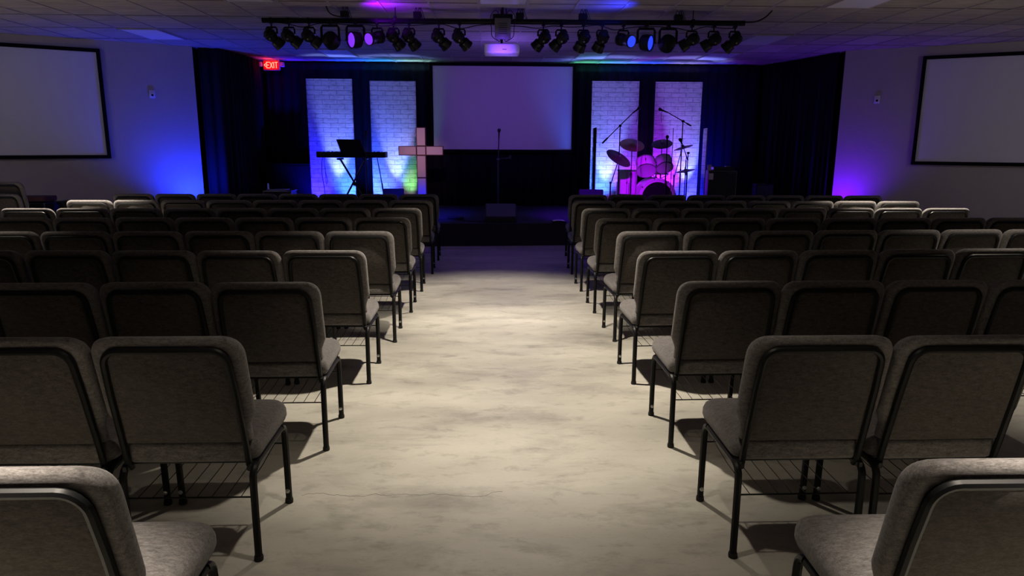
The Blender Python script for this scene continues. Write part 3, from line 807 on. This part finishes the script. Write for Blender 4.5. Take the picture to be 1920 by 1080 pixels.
for s in (-1, 1):
    m = MB()
    for dy in (-0.02, 0.02):
        m.tube([(s * 0.30, dy + s * 0.03, 0.02), (-s * 0.215, dy + s * 0.03, 0.935)], 0.013, 8)
    m.build('leg', M['darkmetal'], t)
    MB().box((s * 0.30, 0, 0.015), (0.04, 0.44, 0.03), bev=0.006, seg=1).build('foot', M['rubber'], t)
    MB().box((s * 0.215, 0, 0.950), (0.05, 0.36, 0.03), bev=0.006, seg=1).build('support_arm', M['black'], t)
MB().lathe([(0.035, 0), (0.035, 0.02), (0.02, 0.025), (0, 0.026)], (0.03, -0.075, 0.53), (0, -1, 0), 14).build('pivot', M['darkmetal'], t)
# music stand behind the keyboard, its back to the room
t = thing('music_stand', 'black music stand whose slanted desk shows above the keyboard', 'music stand', (-2.27, 12.05, 0.35))
m = MB(); q = Rx(-0.30)
P = [(-0.185, 1.00), (0.175, 1.00), (0.23, 1.02), (0.13, 1.285), (-0.245, 1.29)]
m2 = MB()
a = [m2.bm.verts.new((x, (z - 1.0) * -0.35 - 0.01, z)) for x, z in ((-0.185, 1.005), (0.215, 1.005), (0.14, 1.275), (-0.255, 1.275))]
b_ = [m2.bm.verts.new((v.co.x, v.co.y + 0.008, v.co.z)) for v in a]
m2.bm.faces.new(a); m2.bm.faces.new(b_[::-1])
for i in range(4): m2.bm.faces.new((a[i], a[(i + 1) % 4], b_[(i + 1) % 4], b_[i]))
m2.build('desk', M['plastic'], t)
MB().box((0.015, 0.035, 1.0), (0.40, 0.06, 0.012)).build('lip', M['plastic'], t)
MB().tube([(0.03, 0, 0.05), (0.03, 0, 0.72)], 0.013, 8).tube([(0.03, 0, 0.70), (0.03, 0, 1.10)], 0.009, 8).build('pole', M['darkmetal'], t)
for k in range(3):
    an = k * 2 * PI / 3 + 0.4
    MB().tube([(0.03, 0, 0.14), (0.03 + 0.24 * math.cos(an), 0.24 * math.sin(an), 0.012)], 0.008, 6).build('leg', M['darkmetal'], t)

def tripod(t, x=0, y=0, z=0.16, r=0.28, ph=0.5, mat='darkmetal', rad=0.008):
    for k in range(3):
        an = k * 2 * PI / 3 + ph
        MB().tube([(x, y, z), (x + r * math.cos(an), y + r * math.sin(an), 0.012)], rad, 6).build('leg', M[mat], t)
def mic(t, p, ax, m='plastic'):
    ax = Vector(ax).normalized(); p = Vector(p)
    MB().lathe([(0, 0), (0.010, 0.002), (0.014, 0.10), (0.018, 0.112), (0.026, 0.128), (0.028, 0.146), (0.022, 0.164), (0, 0.172)], p, ax, 14).build('microphone', M[m], t)
t = thing('microphone_stand', 'straight black microphone stand beside the keyboard', 'microphone stand', (-2.07, 12.10, 0.35))
MB().tube([(0, 0, 0.05), (0, 0, 0.80)], 0.012, 8).tube([(0, 0, 0.80), (0.0, 0, 1.25)], 0.009, 8).build('pole', M['darkmetal'], t)
MB().tube([(0, 0, 1.22), (0, 0.06, 1.30)], 0.009, 6).build('clip', M['plastic'], t); mic(t, (0, 0.03, 1.26), (0, 0.35, 1)); tripod(t)
t = thing('microphone_stand', 'short bare stand under the end of the keyboard nearest the cross', 'microphone stand', (-1.78, 12.05, 0.35))
MB().tube([(0.03, 0, 0.05), (-0.03, 0, 0.55)], 0.012, 8).tube([(-0.03, 0, 0.55), (-0.10, 0, 1.0)], 0.008, 8).build('pole', M['darkmetal'], t); tripod(t, 0.03)
t = thing('pedal_cable', 'thin cables hanging from the far end of the keyboard to the stage', 'cable', (-2.82, 12.20, 0.35))
MB().tube(smooth([(0.0, 0.06, 0.975), (0.0, -0.05, 0.93), (-0.01, -0.06, 0.7), (0.02, -0.05, 0.4), (0.01, -0.05, 0.1), (0.03, -0.1, 0.01)]), 0.006, 6).build('cable', M['rubber'], t)
MB().tube(smooth([(0.02, 0.06, 0.975), (0.03, -0.05, 0.90), (0.06, -0.06, 0.68), (0.08, -0.06, 0.58), (0.05, -0.05, 0.55), (0.045, -0.04, 0.8)]), 0.004, 6).build('cable', M['rubber'], t)

def wedge(x, y, rz, label, wd=0.36):
    t = thing('floor_monitor', label, 'floor monitor', (x, y, 0.35), rz, 'black wedge monitors on the stage')
    m = MB(); pr = [(-0.18, 0.0), (0.22, 0.0), (0.22, 0.08), (0.0, 0.46), (-0.16, 0.48)]
    A = [m.bm.verts.new((-wd / 2, p, q)) for p, q in pr]; B = [m.bm.verts.new((wd / 2, p, q)) for p, q in pr]
    m.bm.faces.new(A); m.bm.faces.new(B[::-1])
    for i in range(5): m.bm.faces.new((A[i], B[i], B[(i + 1) % 5], A[(i + 1) % 5]))
    bmesh.ops.bevel(m.bm, geom=list(m.bm.edges), offset=0.008, segments=2, affect='EDGES')
    m.build('cabinet', M['plastic'], t)
    m = MB(); a = Vector((0, 0.22, 0.08)); b = Vector((0, 0.0, 0.46)); d = b - a
    m.box((0, 0.116, 0.273), (wd - 0.05, 0.008, d.length - 0.05), Rx(math.atan2(-d.y, d.z) ))
    m.build('grille', M['grille'], t)
    m = MB(); m.box((0, -0.176, 0.22), (0.10, 0.010, 0.07), bev=0.002, seg=1); m.build('socket_plate', M['darkmetal'], t)
wedge(-1.60, 11.95, 0.12, 'black wedge floor monitor on the stage in front of the cross', 0.34)
wedge(1.72, 11.85, -0.10, 'black wedge floor monitor on the stage in front of the drum kit', 0.40)

# centre stand
t = thing('microphone_stand', 'lone microphone stand at the middle of the stage before the screen', 'microphone stand', (0.155, 11.8, 0.35))
MB().tube([(0, 0, 0.03), (0, 0, 0.90)], 0.012, 8).tube([(0, 0, 0.88), (0.012, 0, 1.30)], 0.009, 8).build('pole', M['darkmetal'], t)
MB().lathe([(0.13, 0), (0.13, 0.012), (0.04, 0.025), (0.015, 0.04), (0, 0.04)], n=28).build('base', M['black'], t)
MB().tube([(0.01, 0, 0.97), (0.20, -0.02, 0.985)], 0.006, 6).box((0.20, -0.02, 1.0), (0.04, 0.03, 0.06), bev=0.004, seg=1).build('side_arm', M['darkmetal'], t)
MB().lathe([(0.018, 0), (0.018, 0.05), (0, 0.052)], (-0.03, 0, 0.955), (1, 0, 0), 10).build('clutch', M['darkmetal'], t)
mic(t, (0.012, 0, 1.29), (0.03, 0.0, 1))

# low black monitor at the stage edge
t = thing('stage_monitor', 'low black monitor box at the middle of the stage front edge', 'floor monitor', (0.188, 11.19, 0.35))
m = MB(); pr = [(-0.22, 0.0), (0.26, 0.0), (0.30, 0.24), (0.16, 0.27), (-0.22, 0.085)]
A = [m.bm.verts.new((-0.245, p, q)) for p, q in pr]; B = [m.bm.verts.new((0.245, p, q)) for p, q in pr]
m.bm.faces.new(A); m.bm.faces.new(B[::-1])
for i in range(5): m.bm.faces.new((A[i], B[i], B[(i + 1) % 5], A[(i + 1) % 5]))
bmesh.ops.bevel(m.bm, geom=list(m.bm.edges), offset=0.006, segments=1, affect='EDGES')
m.build('cabinet', M['plastic'], t)
ag = math.atan2(0.185, 0.38)
MB().box((0, -0.03, 0.182), (0.46, 0.39, 0.010), Rx(ag), bev=0.003, seg=1).build('grille', plain('dark_grey_grille', (0.07, 0.068, 0.075), 0.8, 0, 0.4, 200, 0.3), t)
o = MB().box((0, 0, 0.035), (0.27, 0.12, 0.05), bev=0.02, seg=3).build('foot_pedal', M['plastic']); o.location = (-0.54, 11.47, 0.341)
tag(o, 'black foot pedal lying on the blue lit stage near the aisle', 'pedal')
o = MB().tube(smooth([(-1.2, 11.42, 0), (-0.9, 11.36, 0), (-0.7, 11.40, 0), (-0.45, 11.30, 0), (-0.3, 11.12, 0), (-0.05, 11.06, 0), (0.0, 11.30, 0), (-0.02, 11.6, 0)]), 0.007, 6).build('floor_cable', M['rubber']); o.location = (0, 0, 0.358)
tag(o, 'black cable snaking over the stage carpet to the low monitor', 'cable')
t = thing('open_book', 'open white book lying on a black folder at the stage edge', 'book', (1.10, 11.03, 0.35), 0.03)
MB().box((0, 0, 0.012), (0.21, 0.16, 0.022), bev=0.003, seg=1).build('cover', M['plastic'], t)
m = MB(); n = 10
m.sheet([[(-0.09 + 0.18 * i / n, y, 0.026 + 0.010 * abs(math.sin(PI * i / n * 1)) ** 0.6) for i in range(n + 1)] for y in (-0.07, 0.06)])
m.build('pages', M['paper'], t, solid=0.004)

# ------------------------------------------------------------------ equipment rack and dark boxes at the far ends
t = thing('equipment_case', 'low black equipment case with blue lit metal edges by the stage curtain', 'equipment case', (-3.595, 12.3, 0.35))
MB().box((0, 0, 0.20), (0.46, 0.36, 0.40), bev=0.008, seg=1).build('case', M['plastic'], t)
f = MB()
for s in (-1, 1):
    f.box((s * 0.235, -0.185, 0.2), (0.012, 0.012, 0.42)); f.box((s * 0.235, 0, 0.41), (0.012, 0.38, 0.012))
f.box((0, -0.185, 0.41), (0.47, 0.012, 0.014)).box((0, 0.185, 0.41), (0.47, 0.012, 0.014))
f.build('edge_trim', M['chrome'], t)
MB().box((-0.03, -0.02, 0.428), (0.34, 0.20, 0.022), bev=0.004, seg=1).build('device', M['chrome'], t)
o = MB().lathe([(0.012, 0), (0.016, 0.02), (0.014, 0.10), (0.008, 0.12), (0, 0.125)], n=12).build('slim_bottle', M['white']); o.location = (-3.79, 12.28, 0.763)
tag(o, 'slim white bottle standing on the equipment case', 'bottle')
t = thing('dark_cabinet', 'long black cabinet against the curtain behind the equipment case', 'cabinet', (-3.75, 13.55, 0.35))
MB().box((0, 0, 0.42), (0.86, 0.34, 0.84), bev=0.01, seg=1).build('body', M['velvet'], t)
for s in (-1, 1): MB().box((s * 0.21, -0.172, 0.42), (0.40, 0.012, 0.76), bev=0.003, seg=1).build('door', M['velvet'], t)

# ------------------------------------------------------------------ amplifier
t = thing('amplifier_cabinet', 'tall black amplifier cabinet with pale corner edges right of the drum shield', 'amplifier', (4.09, 12.45, 0.35))
MB().box((0, 0, 0.39), (0.50, 0.34, 0.76), bev=0.012, seg=2).build('cabinet', M['plastic'], t)
MB().box((0, -0.172, 0.38), (0.45, 0.01, 0.68)).build('grille', M['grille'], t)
f = MB()
for s in (-1, 1): f.box((s * 0.247, -0.170, 0.39), (0.010, 0.012, 0.74))
f.box((0, -0.170, 0.765), (0.48, 0.012, 0.010)); f.build('edge_trim', M['greybox'], t)
t2 = thing('mixer', 'slim mixing unit lying on top of the amplifier cabinet', 'mixer', (4.12, 12.42, 1.121))
MB().box((0, 0, 0.035), (0.38, 0.26, 0.06), bev=0.008, seg=1).build('body', M['darkmetal'], t2)
MB().box((0.09, 0, 0.072), (0.07, 0.05, 0.014)).build('handle', M['chrome'], t2)
o = MB().lathe([(0.028, 0), (0.036, 0.085), (0.038, 0.09), (0.036, 0.10), (0, 0.10)], n=18).build('paper_cup', M['white']); o.location = (3.87, 12.36, 1.121)
tag(o, 'white lidded paper cup on top of the amplifier cabinet', 'cup')
o = MB().box((0, 0, 0), (0.075, 0.004, 0.11)).build('paper_notice', M['paper']); o.location = (3.885, 12.268, 1.02)
tag(o, 'small paper notice stuck on the front of the amplifier cabinet', 'notice')
t = thing('loudspeaker', 'dark loudspeaker standing low against the curtain on the far drum side', 'loudspeaker', (4.98, 12.75, 0.35))
m = MB(); m.prism([(-0.16, -0.15), (0.16, -0.15), (0.12, 0.15), (-0.12, 0.15)], 0, 0.52); m.build('cabinet', M['blackpaint'], t)
MB().box((0, -0.153, 0.26), (0.28, 0.008, 0.46)).build('grille', M['grille'], t)
MB().box((0.0, 0, 0.525), (0.12, 0.03, 0.03), bev=0.008, seg=1).build('handle', M['plastic'], t)

# ------------------------------------------------------------------ drum kit
def hoop(r, c, ax, th=0.012, h=0.02):
    return MB().lathe([(r, 0), (r + th, 0), (r + th, h), (r, h), (r, 0.001)], c, ax, 36)
def lugs(t, r, c, ax, h, n=6, l=0.05):
    ax = Vector(ax).normalized(); q = Vector((0, 0, 1)).rotation_difference(ax); m = MB()
    for k in range(n):
        a = 2 * PI * k / n + 0.3
        p = Vector(c) + q @ Vector((r * math.cos(a), r * math.sin(a), h / 2))
        m.tube([p - ax * (h * 0.46), p + ax * (h * 0.46)], 0.004, 5)
        m.box(p, (0.02, 0.02, 0.04), q.to_matrix(), 0.003, 1)
    m.build('lug', M['chrome'], t)
def drum(name, label, r, h, base, ax, shell, top=True, legs=0, mount=None):
    ax = Vector(ax).normalized()
    t = thing(name, label, 'drum', base, 0)
    MB().lathe([(r, 0), (r, h)], (0, 0, 0), ax, 40, False).build('shell', M[shell], t)
    for q in (-0.006, h - 0.014):
        hoop(r, ax * q, ax).build('hoop', M['chrome'], t)
    MB().lathe([(0, 0), (r * 0.995, 0), (r * 0.995, 0.004), (0, 0.004)], ax * h, ax, 40).build('top_head', M['drumhead'], t)
    MB().lathe([(0, 0), (r * 0.995, 0), (r * 0.995, 0.004), (0, 0.004)], ax * -0.004, ax, 40).build('bottom_head', M['drumhead'], t)
    lugs(t, r + 0.012, (0, 0, 0), ax, h)
    for k in range(legs):
        a = 2 * PI * k / legs + 0.5
        x, y = (r + 0.02) * math.cos(a), (r + 0.02) * math.sin(a)
        m = MB().tube([(x, y, h * 0.5), (x, y, -base[2] + 0.40), (x * 1.12, y * 1.12, -base[2] + 0.362)], 0.006, 6); m.build('leg', M['chrome'], t)
    return t
# bass drum
t = thing('bass_drum', 'large bass drum lying on its side with a black front head', 'drum', (2.885, 12.0, 0.35))
MB().lathe([(0.31, 0.0), (0.31, 0.42)], (0, 0, 0.325), (0, 1, 0), 56, False).build('shell', M['pearl'], t)
MB().lathe([(0.300, -0.02), (0.325, -0.02), (0.325, 0.025), (0.300, 0.025), (0.300, -0.019)], (0, 0, 0.325), (0, 1, 0), 56).build('front_hoop', M['pearl'], t)
MB().lathe([(0.300, 0.40), (0.325, 0.40), (0.325, 0.44), (0.300, 0.44), (0.300, 0.401)], (0, 0, 0.325), (0, 1, 0), 56).build('rear_hoop', M['pearl'], t)
MB().lathe([(0, -0.004), (0.262, -0.004), (0.262, 0.002), (0, 0.002)], (0, 0, 0.325), (0, 1, 0), 56).build('front_head', M['velvet'], t)
MB().lathe([(0.262, -0.003), (0.300, -0.003), (0.300, 0.003), (0.262, 0.003), (0.262, -0.002)], (0, 0, 0.325), (0, 1, 0), 56).build('head_border', M['drumhead'], t)
for k in range(8):
    a = 2 * PI * k / 8 + 0.2
    MB().box((0.318 * math.cos(a), 0.0, 0.325 + 0.318 * math.sin(a)), (0.02, 0.07, 0.02), Ry(-a), 0.004, 1).build('claw', M['chrome'], t)
for s in (-1, 1): MB().tube([(s * 0.26, 0.06, 0.16), (s * 0.36, -0.05, 0.01)], 0.008, 6).build('spur', M['chrome'], t)
drum('floor_tom', 'deep white floor tom standing on the keyboard side of the bass drum', 0.17, 0.42, (2.44, 12.42, 0.70), (0, 0, 1), 'pearl', legs=3)
drum('rack_tom', 'larger white rack tom tilted over the bass drum', 0.158, 0.22, (2.70, 12.10, 1.12), (0.05, 0.70, 0.72), 'pearl')
drum('rack_tom', 'smaller white rack tom tilted over the drum side of the bass drum', 0.135, 0.19, (3.03, 12.14, 1.17), (-0.05, 0.70, 0.72), 'pearl')
drum('snare_drum', 'shallow amber wooden snare drum behind the bass drum', 0.155, 0.14, (3.04, 12.62, 1.045), (0, 0, 1), 'wood')
# tom holder and snare stand
t = thing('tom_holder', 'chrome tom mount rising from the bass drum', 'drum hardware', (2.885, 12.16, 0.985))
MB().tube([(0, 0, 0), (0, 0, 0.28)], 0.013, 8).build('post', M['chrome'], t)
for s in (-1, 1): MB().tube([(0, 0, 0.20 ), (s * 0.07, 0.0, 0.24), (s * 0.10, 0.0, 0.23)], 0.009, 6).build('arm', M['chrome'], t)
t = thing('snare_stand', 'chrome basket stand under the amber snare drum', 'drum hardware', (3.04, 12.62, 0.35))
MB().tube([(0, 0, 0.1), (0, 0, 0.62)], 0.011, 8).build('pole', M['chrome'], t); tripod(t, mat='chrome', r=0.22)
for k in range(3):
    a = 2 * PI * k / 3
    MB().tube([(0, 0, 0.60), (0.165 * math.cos(a), 0.165 * math.sin(a), 0.675), (0.18 * math.cos(a), 0.18 * math.sin(a), 0.71)], 0.006, 6).build('basket_arm', M['chrome'], t)
def cymbal(x, y, z, r, nrm, label, mat='bronze', stand=None, post='black', group=None):
    t = thing('cymbal', label, 'cymbal', (x, y, z), 0, 'cymbals of the drum kit')
    MB().lathe([(0.006, 0.020), (r * 0.16, 0.018), (r * 0.22, 0.006), (r * 0.6, -0.002), (r, -0.014), (r, -0.016), (r * 0.6, -0.004), (r * 0.22, 0.003), (r * 0.15, 0.015), (0.006, 0.017)], (0, 0, 0), nrm, 44).build('disc', M[mat], t)
    MB().lathe([(0.012, 0.02), (0.016, 0.03), (0.010, 0.045), (0.004, 0.06), (0, 0.06)], (0, 0, 0), nrm, 12).build('felt_and_nut', M['chrome'], t)
def cstand(x, y, z, lab, ph=0.3, tilt=0.0, mat='darkmetal'):
    t = thing('cymbal_stand', lab, 'cymbal stand', (x, y, 0.35), 0, 'stands of the drum kit')
    h = z - 0.35
    MB().tube([(0, 0, 0.08), (0, 0, h * 0.6)], 0.013, 8).tube([(0, 0, h * 0.55), (tilt, 0, h)], 0.008, 8).build('pole', M[mat], t)
    MB().lathe([(0.018, 0), (0.018, 0.04), (0, 0.042)], (0, 0, h * 0.57), n=10).build('clutch', M[mat], t)
    tripod(t, r=0.26, ph=ph, mat=mat, z=0.22)
cymbal(2.46, 12.2, 1.565, 0.213, (0.03, -0.5, 0.86), 'reddish crash cymbal tilted above the floor tom')
cstand(2.46, 12.2, 1.56, 'cymbal stand under the reddish crash cymbal')
cymbal(2.20, 11.98, 1.345, 0.232, (0.42, -0.46, 0.80), 'dark cymbal slanting down towards the drums, lowest of the left ones', 'bronze_dark')
cstand(2.07, 11.98, 1.32, 'cymbal stand nearest the keyboard side, under the slanting dark cymbal', 0.9, 0.13)
cymbal(3.01, 12.34, 1.585, 0.18, (-0.16, -0.42, 0.88), 'dark cymbal above the smaller rack tom', 'bronze_dark')
cstand(3.01, 12.34, 1.58, 'cymbal stand rising behind the smaller rack tom', 0.1)
cymbal(3.36, 12.25, 1.525, 0.165, (-0.30, -0.04, 0.95), 'thin dark cymbal seen edge on, upper on the drum shield side', 'bronze_dark')
cstand(3.24, 12.3, 1.50, 'cymbal stand under the upper edge-on cymbal', 0.7, 0.115)
cymbal(3.38, 12.1, 1.135, 0.16, (-0.2, -0.05, 0.97), 'dark hi-hat cymbal low beside the bass drum, edge on', 'bronze_dark')
cymbal(3.38, 12.1, 1.105, 0.16, (0.2, 0.05, -0.97), 'bottom dark hi-hat cymbal just under the other one', 'bronze_dark')
t = thing('hi_hat_stand', 'hi-hat stand with a foot board beside the bass drum', 'cymbal stand', (3.38, 12.1, 0.35))
MB().tube([(0, 0, 0.05), (0, 0, 0.95)], 0.010, 8).tube([(0, 0, 0.9), (0, 0, 1.02)], 0.005, 8).build('pole', M['darkmetal'], t); tripod(t, r=0.22)
MB().box((0, 0.16, 0.05), (0.08, 0.26, 0.012), Rx(0.25)).build('foot_board', M['chrome'], t)
# boom microphone stands over the drums
def boom(x, y, zc, a, b, lab, ph):
    t = thing('boom_microphone_stand', lab, 'microphone stand', (x, y, 0.35), 0, 'boom microphone stands at the drum kit')
    a = Vector(a) - Vector((x, y, 0.35)); b = Vector(b) - Vector((x, y, 0.35))
    MB().tube([(0, 0, 0.06), (0, 0, 0.8)], 0.013, 8).tube([(0, 0, 0.8), (0, 0, zc - 0.35)], 0.009, 8).build('pole', M['black'], t)
    MB().tube([a, b], 0.008, 8).tube([a, a + (b - a) * 0.18], 0.014, 8).build('boom_arm', M['black'], t)
    MB().lathe([(0.022, -0.02), (0.022, 0.02), (0, 0.022)], (0, 0, zc - 0.35), (0, 1, 0), 12).build('joint', M['black'], t)
    d = (b - a).normalized()
    mic(t, b - d * 0.02, d + Vector((0, 0, -0.15)))
    MB().tube(smooth([b + d * 0.02, b + d * 0.10 + Vector((0, 0, -0.06)), b + d * 0.09 + Vector((0, 0, -0.22))], 5), 0.004, 5).build('cable', M['rubber'], t)
    tripod(t, z=0.20, r=0.30, ph=ph, mat='black')
boom(2.215, 12.05, 1.87, (1.92, 12.05, 1.58), (2.43, 12.05, 2.09), 'boom microphone stand rising towards the centre, keyboard side of the drums', 0.2)
boom(3.32, 12.20, 1.955, (3.46, 12.20, 1.88), (3.03, 12.20, 2.11), 'boom microphone stand above the drum shield side of the kit', 0.8)
boom(3.50, 12.42, 1.42, (3.50, 12.42, 1.30), (3.40, 12.42, 1.54), 'short boom microphone stand at the edge of the kit next to the shield', 1.2)
t = thing('microphone_stand', 'slim clip microphone stand in front of the smaller rack tom', 'microphone stand', (2.995, 11.92, 0.35))
MB().tube([(0, 0, 0.04), (0, 0, 0.75)], 0.012, 8).tube([(0, 0, 0.75), (0.0, 0, 1.22)], 0.009, 8).build('pole', M['black'], t); mic(t, (0, 0, 1.2), (0, 0.1, 1)); tripod(t, r=0.18, ph=1.6)
t = thing('drum_throne', 'round black drum stool behind the kit', 'stool', (2.80, 12.95, 0.35))
MB().lathe([(0, 0.44), (0.15, 0.44), (0.17, 0.46), (0.17, 0.51), (0.15, 0.53), (0, 0.53)], n=28).build('seat', M['velvet'], t)
MB().tube([(0, 0, 0.1), (0, 0, 0.45)], 0.014, 8).build('post', M['chrome'], t); tripod(t, r=0.24, mat='chrome')
# clear shield
t = thing('drum_shield', 'clear folding acrylic shield standing in front of the drum kit', 'drum shield', (2.65, 11.7, 0.35))
pl = [(-0.84, 0.72), (-0.88, 0.05), (-0.22, -0.08), (0.36, -0.08), (0.95, 0.0), (1.11, 0.75)]
for a, b in zip(pl, pl[1:]):
    a = Vector(a); b = Vector(b); c = (a + b) / 2; d = b - a
    MB().box((c.x, c.y, 0.745), (d.length - 0.012, 0.006, 1.48), Rz(math.atan2(d.y, d.x))).build('panel', M['acrylic'], t)
for p in pl[1:-1]:
    MB().tube([(p[0], p[1], 0.01), (p[0], p[1], 1.48)], 0.006 if p is not pl[4] else 0.008, 6).build('hinge', M['greybox'], t)

# ------------------------------------------------------------------ storage beside the stacked chairs
t = thing('storage_case', 'black storage case with pale metal edges by the wall', 'storage case', (-6.32, 10.05, 0))
MB().box((0, 0, 0.37), (0.44, 0.4, 0.74), bev=0.008, seg=1).build('case', M['plastic'], t)
f = MB()
for s in (-1, 1): f.box((s * 0.222, -0.2, 0.37), (0.008, 0.012, 0.74))
f.build('edge_trim', M['bolt'], t)
o = MB().box((0, 0, 0.04), (0.40, 0.32, 0.075), Rz(0.05), bev=0.02, seg=3).build('folded_cloth', M['redcloth']); o.location = (-6.32, 10.05, 0.745)
tag(o, 'folded dull red cloth lying on the black storage case', 'cloth')
t = thing('storage_bin', 'lower dark bin next to the black storage case', 'storage bin', (-5.90, 10.12, 0))
m = MB(); 
m.lathe([(0.13, 0), (0.17, 0.70), (0.185, 0.70), (0.185, 0.74), (0.155, 0.74), (0.12, 0.02), (0, 0.02)], n=4, axis=(0, 0, 1)).build('bin', M['plastic'], t, 30)
MB().box((0, 0, 0.745), (0.23, 0.23, 0.02), bev=0.006, seg=1).build('lid', M['plastic'], t)
